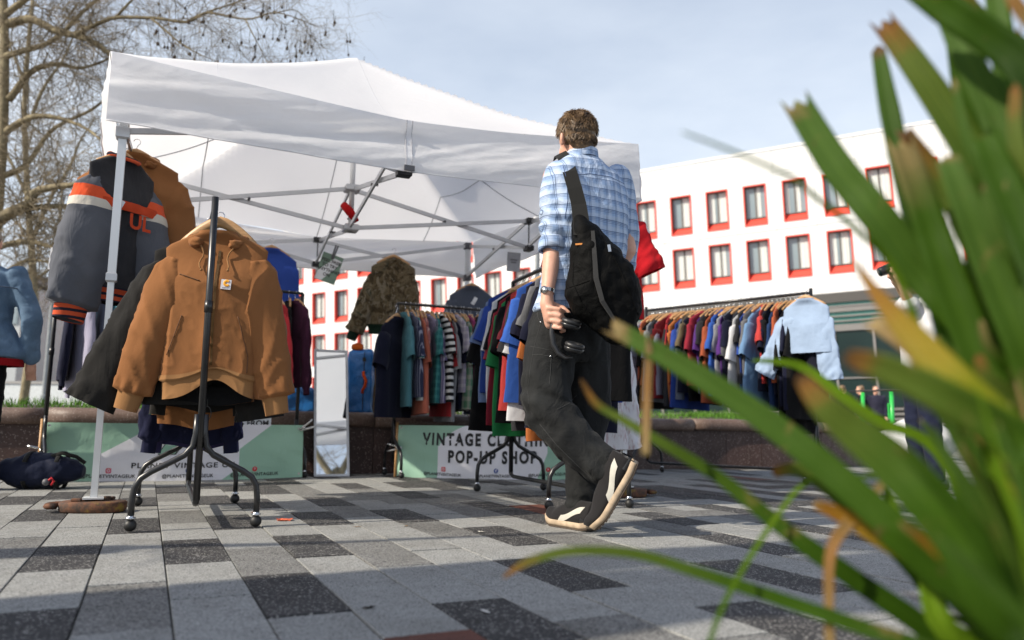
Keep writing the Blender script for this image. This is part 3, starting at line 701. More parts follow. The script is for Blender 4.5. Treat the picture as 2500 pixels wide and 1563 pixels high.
def sleeve(g, side, seed, inset=0.):
    nk = g.neckz; m = max(8, int(g.sl*26)); n = 16 if g.nx < 50 else 40
    if g.nx >= 50: m = 60
    an = math.radians(g.ang[0 if side < 0 else 1]); d = Vector((side*math.sin(an), 0, -math.cos(an))); A = Vector((side*math.cos(an), 0, math.sin(an)))
    s0 = Vector((side*(g.sw-g.arm[0]), 0, nk-g.arm[1])); rings = []
    L = g.sl+.05
    for k in range(m+1):
        t = k/m; p = s0 + d*(L*t) + Vector((0, -g.bend*math.sin(t*PI*.5)**2, 0))
        r1 = lerp(g.sr0, g.sr1, t**.8); r2 = lerp(.03, g.sd, sstep(0, .25, t))
        if t < .08: r1 *= lerp(.6, 1, t/.08)
        if g.puff: r1 += g.puff*.55*math.sin(PI*min(1, t*1.08))**1.; r2 += g.puff*.8*math.sin(PI*min(1, t*1.05))
        if g.cuff and L*(1-t) < g.cuff: r1 = g.sr1*.60; r2 = g.sd*.62
        r1 -= inset; r2 -= inset
        ring = []
        for q in range(n):
            a = 2*PI*q/n; f = g.fold if g.sfold is None else g.sfold
            w = f*.8*nz(t*L*9+seed, math.cos(a)*1.6+seed*2, math.sin(a)*1.6) + f*.5*nz(t*L*26+seed+2*math.cos(a), math.sin(a)*2.+seed, 4.)*sstep(.2, .9, t)
            if g.pleat: w += .010*((1-abs(nz(t*L*7+math.cos(a)*.9+seed, math.sin(a)*1.2, seed)))**7)-.004+.006*math.sin(a*9+seed)*math.exp(-((L*(1-t)-g.cuff-.02)/.035)**2)
            if g.cuff and L*(1-t) < g.cuff: w *= .15
            ring.append(p + A*(math.cos(a)*(r1+w)) + Vector((0, 1, 0))*(math.sin(a)*(r2+w)))
        rings.append(ring)
    return MB().loft(rings, True, False)
tw = NT('beech_wood'); wv_ = tw.noise(tw.mp(tw.tc(), (4, 30, 30)), 3., 4, .6, .4)
MAT['wood'] = tw.done(tw.mix(tw.mr(wv_, .3, .7, 0, 1), (.36, .19, .075), (.56, .33, .15)), .45, tw.bump(wv_, .1, .002))
def hanger_mesh(sw=.155, nk=-.085):
    m = MB(); pts = []; rr = []
    for k in range(13):
        t = k/6-1; pts.append((t*sw, -.012*(1-abs(t)), nk+.030-.078*abs(t)**1.25)); rr.append(lerp(.017, .013, abs(t)))
    m.tube(pts, rr, 8, flat=.6, up=Vector((0, 0, 1)))
    hk = [(0, 0, nk+.03), (0, 0, -.032), (.004, 0, -.022)] + [(.018*math.cos(math.radians(a)), 0, .002+.018*math.sin(math.radians(a))) for a in (-60, -20, 20, 60, 100, 140, 175)]
    m.tube(hk, .0022, 6, mi=1)
    return m.mesh('hanger', True)
HANG = hanger_mesh()
def hanger_big():
    m = MB(); pts = [((k/7-1)*.15, .012, -.085+.062-.10*abs(k/7-1)**1.5) for k in range(15)]; m.tube(pts, [lerp(.026, .018, abs(k/7-1)) for k in range(15)], 10, flat=.55, up=Vector((0, 0, 1)))
    hk = [(0, .012, -.03), (0, .012, -.012)]+[(.018*math.cos(math.radians(a)), .012, .004+.018*math.sin(math.radians(a))) for a in (-60, -20, 20, 60, 100, 140, 175)]; m.tube(hk, .0022, 6, mi=1)
    return m.mesh('hanger', True)
def hang_on(o, me=None, sc=1.0):
    h = obj('hanger', me or HANG, [MAT['wood'], MAT['chrome']], o); return h
MAT['cotton'] = fabric('dyed_cotton', (1, 1, 1), .55, strip='object')
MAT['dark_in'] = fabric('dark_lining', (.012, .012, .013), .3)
def patt(name, fn, wr=.45):
    t = NT(name); v = t.tc(); base = fn(t, v)
    wv = t.noise(v, 900., 1); c = t.mix(t.mr(wv, .35, .65, 0., .3), base, t.mix(1., base, (.72, .72, .72), 'MULTIPLY'))
    h = t.noise(t.mp(v, (1, 1, .55)), 7., 4, .55, .7)
    return t.done(c, .9, t.bump(h, wr*.6, .045), Sheen_Weight=.05, Specular_IOR_Level=.08)
def wob(t, v, amp=.012):
    q = t.noise(v, 6., 2, out='Color'); a = t.n('VectorMath', operation='SCALE'); t.l(q, a.inputs[0]); a.inputs['Scale'].default_value = amp
    b = t.n('VectorMath', operation='ADD'); t.l(v, b.inputs[0]); t.l(a.outputs[0], b.inputs[1]); return b.outputs[0]
def stripe(ax, period, duty, ca, cb):
    def f(t, v):
        s_ = t.sep(wob(t, v))[ax]; return t.mix(t.m('LESS_THAN', t.m('FRACT', t.m('ADD', t.m('DIVIDE', s_, period), 40.)), duty), ca, cb)
    return f
def check(period, ca, cb, cc):
    def f(t, v):
        w_ = t.sep(wob(t, v)); a = t.m('LESS_THAN', t.m('FRACT', t.m('ADD', t.m('DIVIDE', w_[2], period), 40.)), .4); b = t.m('LESS_THAN', t.m('FRACT', t.m('ADD', t.m('DIVIDE', t.m('ADD', w_[0], w_[1]), period), 40.)), .4)
        return t.mix(t.m('MULTIPLY', t.m('ADD', a, b), .5), t.mix(t.m('MULTIPLY', a, b), ca, cc), cb)
    return f
PT = {'teal and white striped': patt('teal_stripes', stripe(2, .075, .45, (.5, .55, .55), (.045, .19, .22))), 'navy pinstriped': patt('navy_pinstripe', stripe(0, .02, .78, (.24, .25, .33), (.03, .035, .07))),
      'black and white striped': patt('bw_stripes', stripe(2, .055, .5, (.55, .55, .55), (.012, .012, .013))), 'dusty pink pinstriped': patt('pink_pinstripe', stripe(0, .018, .7, (.42, .3, .3), (.30, .11, .11))),
      'lilac striped': patt('lilac_stripe', stripe(0, .016, .6, (.36, .34, .42), (.12, .10, .20))), 'teal checked': patt('teal_check', check(.06, (.02, .11, .12), (.05, .20, .20), (.25, .33, .33))),
      'grey checked': patt('grey_check', check(.03, (.10, .10, .10), (.24, .24, .23), (.42, .42, .40))), 'green plaid': patt('green_plaid', check(.08, (.07, .16, .10), (.25, .25, .22), (.40, .20, .20))),
      'lilac plaid': patt('lilac_plaid', check(.07, (.25, .23, .30), (.40, .38, .42), (.22, .12, .2)))}
CL_ = {'navy': (.012, .014, .035), 'black': (.010, .010, .011), 'grey': (.17, .17, .18), 'light grey': (.34, .35, .38), 'charcoal': (.035, .035, .04), 'teal': (.06, .22, .27), 'red': (.42, .012, .02), 'scarlet': (.60, .03, .025),
       'dark red': (.20, .008, .015), 'crimson': (.32, .008, .03), 'lilac grey': (.27, .26, .36), 'blue': (.012, .10, .48), 'royal blue': (.012, .06, .36), 'dark blue': (.012, .04, .13), 'coral': (.55, .13, .07), 'magenta': (.34, .03, .17),
       'rose': (.36, .05, .08), 'plum': (.045, .010, .03), 'mustard': (.36, .26, .06), 'orange': (.62, .16, .012), 'rust': (.42, .08, .02), 'green': (.01, .22, .06), 'bright green': (.10, .42, .06), 'light blue': (.16, .25, .48), 'sky blue': (.16, .34, .62),
       'white': (.70, .71, .74), 'purple': (.09, .02, .20), 'khaki': (.20, .15, .08), 'maroon': (.13, .008, .02), 'yellow': (.55, .36, .02), 'slate': (.10, .12, .17), 'brown': (.13, .06, .025)}
TEE = []
for sd in range(6):
    g = GP(ln=.70+.02*(sd % 3), ang=(14+4*(sd % 3), 16+3*(sd % 2)), fold=.020, bend=.01*(sd % 2), hd=.045+.006*(sd % 3))
    TEE.append((torso(g, sd+1.).mesh('torso', True), sleeve(g, -1, sd+1.5).mesh('sleeve', True), sleeve(g, 1, sd+2.5).mesh('sleeve', True)))
LONG = []
for sd in range(4):
    g = GP(ln=.68+.02*sd, ang=(8+2*sd, 9), sl=.60, sr0=.10, sr1=.052, sd=.042, fold=.020, cuff=.055, hd=.052)
    LONG.append((torso(g, sd+11.).mesh('torso', True), sleeve(g, -1, sd+12.).mesh('sleeve', True), sleeve(g, 1, sd+13.).mesh('sleeve', True)))
ORD = ['first', 'second', 'third', 'fourth', 'fifth', 'sixth', 'seventh', 'eighth', 'ninth', 'tenth', 'eleventh', 'twelfth', 'thirteenth', 'fourteenth', 'fifteenth', 'sixteenth', 'seventeenth', 'eighteenth', 'nineteenth', 'twentieth']
_o = ORD[:9]; ORD += ['twenty '+x for x in _o] + ['thirtieth'] + ['thirty '+x for x in _o] + ['fortieth'] + ['forty '+x for x in _o]
def hang(at, yaw, colour, kind, label, name, group, seed, scale=1.0):
    rr = random.Random(seed); r = thing(name, label, kind, at, yaw, group)
    S_ = TEE if name != 'sweatshirt' else LONG; t3 = S_[rr.randrange(len(S_))]
    for me in t3:
        if colour in PT: o = obj(me.name, me, PT[colour], r)
        else: o = obj(me.name, me, MAT['cotton'], r); c = CL_[colour]; k = rr.uniform(.62, .98)*(1.5 if name == 'sweatshirt' else 1.); gq = sum(c)/3*.16; c = tuple(q*.84+gq for q in c); o.color = (min(1, c[0]*k), min(1, c[1]*k), min(1, c[2]*k), 1)
        o.scale = (scale, scale, scale)
    r.rotation_euler = (rr.uniform(-.05, .05), rr.uniform(-.05, .05), yaw); zs_ = rr.uniform(.86, 1.15)
    for o in r.children: o.scale = (o.scale[0]*rr.uniform(.97, 1.03), o.scale[1]*rr.uniform(.55, .95), o.scale[2]*zs_)
    hang_on(r); return r
for me in [m_ for s_ in TEE+LONG for m_ in s_]: me.materials.append(MAT['cotton'])
HANG.materials.append(MAT['wood']); HANG.materials.append(MAT['chrome'])
def fill(rk, colours, t0, t1, where, group, seed, kinds=None, jitter=.22, flip=1, scale=1.0, rev=False):
    fn, az = rk; n = len(colours)
    for k, c in enumerate(colours):
        rr = random.Random(seed*100+k); t = lerp(t0, t1, min(.995, max(.005, (k+.5+rr.uniform(-.36, .36))/n)))
        kd = kinds[k] if kinds else 't'
        nm, word, cat = {'t': ('t_shirt', 't-shirt', 't-shirt'), 's': ('shirt', 'short sleeve shirt', 'shirt'), 'l': ('sweatshirt', 'long sleeve sweatshirt', 'sweatshirt'), 'p': ('polo_shirt', 'polo shirt', 'polo shirt')}[kd]
        hang(fn(t)+Vector((0, 0, -.004)), az+PI/2*flip+rr.uniform(-jitter, jitter), c, cat, f'{c} {word}, {ORD[k]} from the left on the {where}', nm, group, seed*100+k, scale*rr.uniform(.96, 1.04)*(1.16 if (seed == 6 and k > 37) else 1.))

RC = rack('long black clothes rack at back left in front of the planter', (-3.22, 5.52), (-1.75, 6.52), 1.50)
RD = rack('black clothes rack of patterned shirts in the middle by the second banner', (-.97, 6.62), (.30, 7.22), 1.445)
RE = rack('black clothes rack of bright t-shirts just left of the walking man', (.005, 5.32), (.42, 4.24), 1.40)
RF = rack('black clothes rack packed with t-shirts on the right side', (1.30, 7.58), (2.47, 6.45), 1.55, 1.585)
RA = rack('black clothes rack in front at left holding the brown hoodie', (-1.265, 3.26), (-1.68, 4.21), 1.325, 1.375)
fill(RC, ['navy', 'lilac grey', 'slate', 'teal', 'red', 'light grey', 'lilac grey', 'blue', 'navy', 'charcoal', 'black', 'dark blue', 'black', 'navy', 'plum', 'light grey', 'grey', 'red', 'black', 'plum'], .03, 1.0, 'back left rack', 'sweatshirts on the back left rack', 3, ['l']*20)
fill(RD, ['teal', 'navy pinstriped', 'teal and white striped', 'coral', 'dusty pink pinstriped', 'lilac striped', 'slate', 'teal checked', 'black and white striped', 'red', 'navy', 'light grey', 'lilac plaid', 'grey checked', 'green plaid', 'magenta', 'rose', 'charcoal', 'grey checked', 'navy pinstriped', 'plum', 'mustard', 'lilac grey', 'black', 'grey checked', 'charcoal', 'plum', 'lilac striped', 'navy', 'slate', 'black', 'dark red', 'navy', 'green plaid', 'charcoal'], .04, .98, 'middle rack', 'shirts on the middle rack', 4, ['s']*35, scale=1.06)
fill(RE, ['light blue', 'light blue', 'black', 'royal blue', 'white', 'black', 'crimson', 'green', 'black', 'maroon', 'charcoal', 'scarlet', 'white', 'blue', 'navy', 'orange', 'grey', 'royal blue', 'navy', 'black'], .01, .97, 'rack left of the man', 't-shirts on the rack beside the man', 5, ['p']*2+['t']*18, scale=1.12)
fill(RF, ['lilac grey', 'rust', 'black', 'light grey', 'charcoal', 'lilac grey', 'dark red', 'red', 'black', 'charcoal', 'orange', 'slate', 'royal blue', 'khaki', 'black', 'navy', 'crimson', 'purple', 'black', 'charcoal', 'rust', 'blue', 'purple', 'black', 'light grey', 'navy', 'grey', 'charcoal', 'white', 'royal blue', 'grey', 'sky blue', 'scarlet', 'black', 'navy', 'dark blue', 'rust', 'navy', 'black', 'navy', 'black', 'navy', 'black'], .02, .99, 'right hand rack', 't-shirts on the right hand rack', 6, scale=1.03)
# lower hung second row glimpsed under the rack beside the man
# ------------------------------------------------------------------ single garments on show
duck = fabric('brown_duck', (.265, .115, .045), .26, 700., .88, .3, wscale=6.)
duck2 = fabric('brown_rib', (.32, .165, .07), .15, 700., .9, .3)
blackc = fabric('black_canvas', (.022, .021, .02), .5, 700., .85, .3)
def jacket(name, label, cat, at, yaw, g, mat, ribmat=None, seed=1., hood=None, lining=True, tilt=0., big=False):
    r = thing(name, label, cat, at, yaw); r.rotation_euler = (tilt, 0, yaw)
    torso(g, seed).build('torso', mat, r, True)
    sl = []
    for s_ in (-1, 1): sl.append(sleeve(g, s_, seed+s_).build('sleeve', mat, r, True))
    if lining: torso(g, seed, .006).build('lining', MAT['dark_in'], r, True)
    if ribmat and g.cuff:
        for k, s_ in enumerate((-1, 1)):
            an = math.radians(g.ang[k]); d = Vector((s_*math.sin(an), 0, -math.cos(an))); A = Vector((s_*math.cos(an), 0, math.sin(an))); s0 = Vector((s_*(g.sw-g.arm[0]), -g.bend, g.neckz-g.arm[1])); L = g.sl+.05; rings = []
            for q in range(9):
                t = q/8; p = s0+d*(L-g.cuff*1.02+t*g.cuff*1.06); n = 60
                rings.append([p+A*(math.cos(2*PI*k2/n)*(g.sr1*.66-.006*t+.0018*(k2 % 2)))+Vector((0, 1, 0))*(math.sin(2*PI*k2/n)*(g.sd*.70-.004*t+.0018*(k2 % 2))) for k2 in range(n)])
            MB().loft(rings, False, False).build('cuff', ribmat, sl[k], True)
    if ribmat and g.rib:
        q0 = torso(g, seed, -.004); nr = len(q0.v)//g.nx; k0 = max(k for k in range(nr) if True and -(q0.v[k*g.nx+g.nx//4][2]-g.neckz) < g.ln-g.rib-.012)
        rings = [[Vector(q0.v[k*g.nx+i]) for i in range(g.nx)] for k in range(k0, nr)]
        MB().loft(rings, False, False).build('waistband', ribmat, r, True)
    if hood:
        hm = MB(); pts = []; rr = []
        for k in range(25):
            a = lerp(-150, 150, k/24)+90; a = math.radians(a)
            pts.append(Vector((hood[0]*math.cos(a), .02+hood[1]*math.sin(a), g.neckz-.045+.055*max(0, math.sin(a)*.7+.42)+.012*nz(k*.5, seed)))); rr.append(lerp(.020, hood[2], math.sin(PI*k/24)**.5)*(1+.28*nz(k*.7, seed, 3)))
        hm.tube(pts, rr, 22, True, flat=.9, up=Vector((0, 0, 1)))
        me = remesh(hm, 'hood', .006, 3, lambda p, n: n*(.007*nz(p.x*16, p.y*16, p.z*16+seed)-.006*(1-abs(nz(p.x*22, p.y*22, p.z*30)))**6))
        obj('hood', me, mat, r)
    hang_on(r, hanger_big() if big else None); return r
fa = RA[0]; ya = RA[1]-PI/2
# brown hooded jacket in front
gh = GP(drop=.058, arm=(.055, .115), sw=.215, bw=.190, ln=.72, hd=.062, sl=.62, sr0=.090, sr1=.080, sd=.052, ang=(15, 11), fold=.008, sfold=.005, pleat=.015, nx=160, nzr=110, collar=.085, hemup=.085, cuff=.07, puff=.012, rib=.075, freq=6.)
hd_ = jacket('hooded_jacket', 'brown canvas hooded jacket with white logo patch hanging at the front', 'jacket', fa(.13)+Vector((.03, 0, 0)), ya-.30, gh, duck, duck2, 2.2, (.112, .075, .030), big=True)
fy = -.105
def on_front(x, z):                                                       # front surface depth of that jacket, for trims
    best = None
    for p in _hv:
        d = (p[0]-x)**2+(p[2]-z)**2
        if p[1] < 0 and (best is None or d < best[0]): best = (d, p[1])
    return best[1]
_hv = torso(gh, 2.2).v[::2]
for s_, dx in ((-1, -.045), (1, .055)):
    pts = [Vector((dx+s_*.018*(1-k/8)+.010*math.sin(k*.9+s_), on_front(dx, -.15-.014*k)-.010-.004*math.sin(k), -.125-.016*k)) for k in range(9)]
    MB().tube(pts, .0035, 7).build('drawcord', duck2, hd_, True)
    MB().ball(pts[-1], .006, 8, 6).build('cord_knot', duck2, hd_, True)
zp = MB().grid(lambda u, v: Vector((lerp(-.006, .006, u)+.018, on_front(.018, -.16-.50*v)-.004, -.16-.50*v)), 1, 40); zp.build('zip', plain('brass_zip', (.10, .055, .02), .4, .6), hd_)
px_, pz_ = .062, -.315; py_ = on_front(px_, pz_)-.006
MB().box((px_, py_, pz_), (.042, .003, .042), Matrix.Rotation(.08, 3, 'Y')).build('logo_patch', fabric('white_patch', (.72, .70, .74), .05), hd_)
lg_ = MB(); lg_.tube([(px_+.004+.010*math.cos(a), py_-.0022, pz_+.005+.010*math.sin(a)) for a in [math.radians(x) for x in range(40, 330, 20)]], .0055, 6, flat=.4); lg_.build('logo_mark', plain('logo_yellow', (.80, .36, .02), .6), hd_)
dk_ = MB(); [dk_.box((px_-.012+.006*k, py_-.002, pz_-.014), (.004, .001, .004)) for k in range(5)]; tag(dk_.build('logo_lettering', plain('logo_grey', (.25, .25, .3), .6), hd_), kind='stuff')
def pocket(x0, x1, z0, z1, nm='pocket_seam'):
    m = MB(); m.tube([Vector((lerp(x0, x1, t), on_front(lerp(x0, x1, t), lerp(z0, z1, t))-.003, lerp(z0, z1, t))) for t in [k/14 for k in range(15)]], .0022, 5); m.build(nm, plain('brown_thread', (.13, .055, .02), .8) if 'brown_thread' not in bpy.data.materials else bpy.data.materials['brown_thread'], hd_, True)
pocket(.115, .165, -.45, -.62); pocket(-.115, -.165, -.45, -.62); pocket(.165, .165, -.62, -.69); pocket(-.14, -.05, -.27, -.30)
lp_ = MB(); lp_.tube([(.0, -.01, -.80)]+[(.018*math.cos(a), -.01, -.86+.03*math.sin(a)) for a in [math.radians(90+30*k) for k in range(13)]], .0018, 5); lp_.build('toggle_loop', MAT['rubber'], hd_)
# the jackets queued behind it on the same rail
gb_ = GP(drop=.065, sw=.225, bw=.22, ln=.74, hd=.06, sl=.62, sr0=.11, sr1=.10, sd=.05, ang=(25, 9), fold=.014, sfold=.010, pleat=.012, nx=80, nzr=50, puff=.01)
jacket('canvas_jacket', 'black canvas jacket directly behind the brown hoodie, one sleeve swung out left', 'jacket', fa(.24), ya-.10, gb_, blackc, None, 5.1)
q_ = [('dark_jacket', 'black padded jacket third on the front left rack', blackc, 7.2, .36, (12, 14), .74), ('brown_jacket', 'tan brown work jacket fourth on the front left rack, hem showing low', duck, 8.1, .46, (10, 16), .82),
      ('green_jacket', 'dark green jacket deep on the front left rack', fabric('bottle_green', (.012, .06, .03), .5), 9.3, .56, (12, 10), .80), ('navy_jacket', 'navy jacket deep on the front left rack with long hem', fabric('navy_cloth', (.014, .016, .04), .5), 3.4, .66, (14, 10), .90),
      ('violet_jacket', 'dark violet jacket far back on the front left rack', fabric('violet_cloth', (.05, .045, .12), .5), 4.4, .76, (10, 12), .92), ('black_coat', 'long black coat at the back of the front left rack', blackc, 6.6, .87, (10, 12), .88), ('brown_coat', 'rusty brown corduroy coat last on the front left rack', fabric('cord_brown', (.22, .085, .03), .6), 6.1, .95, (11, 13), .92)]
for nm, lb, mt, sd, t, an, ln in q_:
    jacket(nm, lb, 'jacket', fa(t), ya+random.uniform(-.1, .1), GP(drop=.065, sw=.185, bw=.17, ln=ln, hd=.045, sl=.60+.18*(ln > .85), sr0=.085, sr1=.055, sd=.045, ang=(an[0]*.45, an[1]*.45), fold=.016, pleat=.016, nx=64, nzr=44, cuff=.06, rib=.05, hemup=-.03), mt, None, sd)
# varsity sweater and brown jacket hung from the left truss
def varsity(t, v):
    z = t.sep(v)[2]; s_ = t.m('ADD', z, t.m('MULTIPLY', t.noise(v, 5., 2), .012))
    def bandm(a, b): return t.m('MULTIPLY', t.m('GREATER_THAN', s_, a), t.m('LESS_THAN', s_, b))
    c = t.mix(t.noise(v, 6., 4), (.085, .092, .110), (.115, .120, .138)); c = t.mix(bandm(-.345, -.275), c, (.62, .085, .03)); return t.mix(bandm(-.395, -.345), c, (.56, .52, .45))
vars_m = patt('varsity_fleece', varsity, .7)
vt = patt('varsity_body', lambda t, v: t.mix(t.noise(v, 6., 4), (.030, .030, .034), (.046, .046, .05)), .7)
rib_m = patt('striped_rib', stripe(2, .036, .4, (.62, .10, .04), (.02, .022, .035)), .1)
gv = GP(drop=.065, sw=.195, bw=.19, ln=.78, hd=.06, sl=.72, sr0=.115, sr1=.125, sd=.075, ang=(9, 10), pleat=.018, sfold=.012, fold=.016, nx=90, nzr=60, collar=.085, cuff=.065, puff=.05, rib=.06, freq=6.)
pv = W(306, 356, 4.12)
vs = jacket('varsity_sweater', 'navy varsity sweater with orange and cream sleeve stripes on the tent leg', 'sweater', pv, math.radians(64), gv, vars_m, rib_m, 3.3, None)
for o in vs.children:
    if o.name.startswith('torso'): o.data.materials[0] = vt
ch = MB().grid(lambda u, v: Vector((lerp(-.165, .165, u), -.075-.035*math.cos((u-.5)*2.6)-.008*nz(u*5, v, 2), lerp(-.385, -.335, v))), 24, 4); ch.build('chest_stripe', fabric('orange_felt', (.60, .075, .028), .3), vs, True)
tm = map_mesh(text_mesh('UL', .11, .03), lambda p: Vector((p.x+.03, -.125, p.y-.44))); obj('chest_lettering', tm, bpy.data.materials['orange_felt'], vs)
cr = MB(); cr.tube([(.085*math.cos(a), .045*math.sin(a), -.072-.02*max(0, -math.sin(a))) for a in [2*PI*k/24 for k in range(25)]], .014, 8); cr.build('collar', rib_m, vs, True)
pj = W(335, 348, 4.33)
gj = GP(drop=.065, sw=.225, bw=.26, ln=.74, hd=.085, sl=.62, sr0=.13, sr1=.085, sd=.075, ang=(12, 17), fold=.016, sfold=.012, pleat=.016, nx=80, nzr=50, puff=.02, cuff=.06)
jb = jacket('work_jacket', 'brown canvas work jacket behind the varsity sweater at the tent corner', 'jacket', pj, math.radians(24), gj, duck, duck2, 1.7, (.11, .075, .03))
# camouflage jacket on the back truss
def camo(t, v):
    w_ = wob(t, v, .08); a = t.noise(w_, 9., 4, .65, 1.2); b = t.noise(t.mp(w_, (1, 1, .5), loc=(3, 1, 2)), 17., 3, .6, 1.5)
    c = t.ramp(a, [(.3, (.025, .022, .015)), (.45, (.075, .055, .03)), (.55, (.16, .125, .075)), (.68, (.045, .05, .035))])
    return t.mix(t.mr(b, .56, .62, 0, .8), c, (.22, .19, .14))
camo_m = patt('camouflage', camo, .5)
pc = W(962, 612, 7.35)
gc = GP(drop=.06, sw=.205, bw=.215, ln=.70, hd=.06, sl=.62, sr0=.095, sr1=.075, sd=.055, ang=(21, 7), fold=.018, sfold=.012, pleat=.014, nx=60, nzr=40, puff=.015, cuff=.07, rib=.06, neckz=-.10)
jacket('camouflage_jacket', 'woodland camouflage jacket hung high on the back truss', 'jacket', pc, math.radians(14), gc, camo_m, fabric('dark_green_rib', (.012, .028, .018), .1), 2.9, (.10, .06, .016))
# grey polo, blue sweatshirt
def single(name, label, cat, at, yaw, colour, kind, seed, scale=1.0):
    r = hang(at, yaw, colour, cat, label, name, None, seed, scale); del_ = r; r.scale = (scale,)*3; 
    for o in r.children: o.scale = (1, 1, 1)
    r.rotation_euler = (0, 0, yaw)
    return r
single('polo_shirt', 'plain grey polo shirt with price tag hung at the back tent leg', 'polo shirt', W(1152, 682, 7.55), math.radians(16), 'slate', 't', 21)
MB().box(W(1158, 735, 7.45), (.035, .004, .075), Matrix.Rotation(.5, 3, 'Y')).build('price_tag', plain('card_white', (.7, .72, .75), .7))
tag(bpy.data.objects['price_tag'], 'white price tag on the grey polo shirt', 'price tag')
MB().tube([W(1156, 727, 7.45), W(1152, 716, 7.47)], .001, 4).build('tag_string', MAT['rubber'], bpy.data.objects['price_tag'])
single('sweatshirt', 'royal blue sweatshirt hung high behind the brown hoodie', 'sweatshirt', W(664, 588, 6.75), math.radians(20), 'royal blue', 'l', 22)
single('polo_shirt', 'navy polo shirt on the left end of the middle rack facing out', 'polo shirt', W(968, 752, 6.52), math.radians(70), 'navy', 't', 24, 1.1)
# pale blue shirt spread at the right end of the right rack
lb = fabric('pale_blue_poplin', (.32, .42, .58), .5, 900., .8, .2)
gl_ = GP(drop=.06, sw=.18, bw=.19, ln=.42, hd=.045, sl=.46, sr0=.10, sr1=.085, sd=.035, ang=(30, 8), fold=.02, pleat=.014, nx=60, nzr=40, freq=6.)
jacket('pale_blue_shirt', 'pale blue shirt with one sleeve blown out, at the end of the right rack', 'shirt', W(1966, 708, 6.2), math.radians(-42), gl_, lb, None, 6.4, None, False)
gd_ = GP(sw=.22, bw=.26, ln=.86, hd=.06, sl=.60, sr0=.11, sr1=.07, sd=.05, ang=(6, 14), fold=.026, nx=48, nzr=40)
jacket('navy_fleece', 'dark navy fleece on the very end of the right rack behind the pale shirt', 'fleece', RF[0](.985), RF[1]-PI/2+.5, gd_, fabric('navy_fleece_cloth', (.012, .013, .022), .5), None, 7.7)
# red jersey with white stars at the right tent corner
def starry(t, v):
    w_ = wob(t, v, .05); a = t.vor(w_, 10.); z = t.sep(v)[2]
    c = t.mix(t.noise(v, 5., 2), (.36, .008, .014), (.46, .014, .02)); return t.mix(t.m('MULTIPLY', t.m('LESS_THAN', a, .36), t.m('GREATER_THAN', z, -.40)), c, (.66, .6, .6))
jm = patt('red_jersey_cloth', starry, .5)
gr_ = GP(sw=.23, bw=.27, ln=.74, hd=.07, sl=.30, sr0=.14, sr1=.13, sd=.06, ang=(20, 24), fold=.03, nx=60, nzr=40, neckz=-.10)
jr = jacket('red_jersey', 'red sports jersey with white stars hanging at the right tent corner', 'jersey', W(1462, 470, 5.02), math.radians(-6), gr_, jm, None, 3.8, None, False)
tm = map_mesh(text_mesh('SI', .12, .02), lambda p: Vector((p.y+.10, -.118, -p.x-.44))); obj('jersey_lettering', tm, bpy.data.materials['card_white'], jr)
# pale patterned shirt below, behind the man
def fleck(t, v):
    a = t.noise(t.mp(v, (1, 1, .25)), 45., 3, .6); return t.mix(t.mr(a, .52, .62, 0, .7), (.66, .65, .68), (.42, .28, .30))
gw_ = GP(sw=.20, bw=.235, ln=.74, hd=.06, sl=.56, sr0=.10, sr1=.075, sd=.055, ang=(10, 10), fold=.028, nx=60, nzr=40)
jacket('pale_shirt', 'pale flecked shirt with long sleeves hanging behind the walking man', 'shirt', W(1462, 752, 4.62), math.radians(30), gw_, patt('flecked_cotton', fleck, .5), None, 4.9, None, False)
# ------------------------------------------------------------------ the walking man
YM = 3.45
def H(x, y, dy=0.): return W(x, y, YM+dy)
def skin_mat(name, a, b):
    t = NT(name); v = t.tc(); f = t.noise(v, 14., 4, .6); g = t.noise(v, 260., 2)
    return t.done(t.mix(t.mr(f, .35, .65, 0, 1), a, b), .5, t.bump(g, .15, .001), Subsurface_Weight=.12, Subsurface_Scale=.01, Subsurface_Radius=(1., .3, .2), Specular_IOR_Level=.4)
MAT['skin'] = skin_mat('skin', (.56, .30, .21), (.66, .38, .28))
FA = Vector((-.55, .835, 0)).normalized(); RA_ = Vector((FA.y, -FA.x, 0))             # facing, and his right
man = thing('person', 'man in blue checked shirt and black trousers walking past with headphones in hand', 'person', G(1400, 1290))
mi_ = Matrix.Translation(man.location).inverted()
def ml(o): o.matrix_parent_inverse = mi_; return o
bd = MB()
Rh = Matrix((RA_, FA, Vector((0, 0, 1)))).transposed()
hc = H(1407, 333)
bd.ball(hc+Vector((0, 0, .008)), 1, 20, 14, (.073, .093, .100), Rh)
bd.ball(hc+FA*.035+Vector((0, 0, -.065)), 1, 16, 10, (.055, .062, .06), Rh)
bd.ball(hc+FA*.098+Vector((0, 0, -.03)), 1, 8, 6, (.014, .02, .022), Rh)
bd.ball(hc+FA*.088+Vector((0, 0, -.072)), 1, 8, 6, (.026, .012, .009), Rh)
for s_ in (-1, 1):
    ec = hc+RA_*(s_*.077)+FA*(.004)+Vector((0, 0, -.028)); Re = Rh @ Matrix.Rotation(s_*.45, 3, 'Z') @ Matrix.Rotation(-.15, 3, 'X')
    bd.ball(ec, 1, 10, 8, (.011, .018, .031), Re); bd.ball(ec+FA*-.004+RA_*(s_*.006)+Vector((0, 0, .006)), 1, 10, 8, (.007, .019, .024), Re)
bd.capsule(hc+Vector((0, 0, -.07))-FA*.02, .054, H(1420, 415, .01), .06)
bd.ball(H(1432, 470), 1, 16, 10, (.17, .085, .13), Rh); bd.ball(H(1425, 640), 1, 16, 10, (.13, .085, .24), Rh)
bd.ball(H(1395, 800, .02), 1, 16, 10, (.13, .09, .1), Rh)
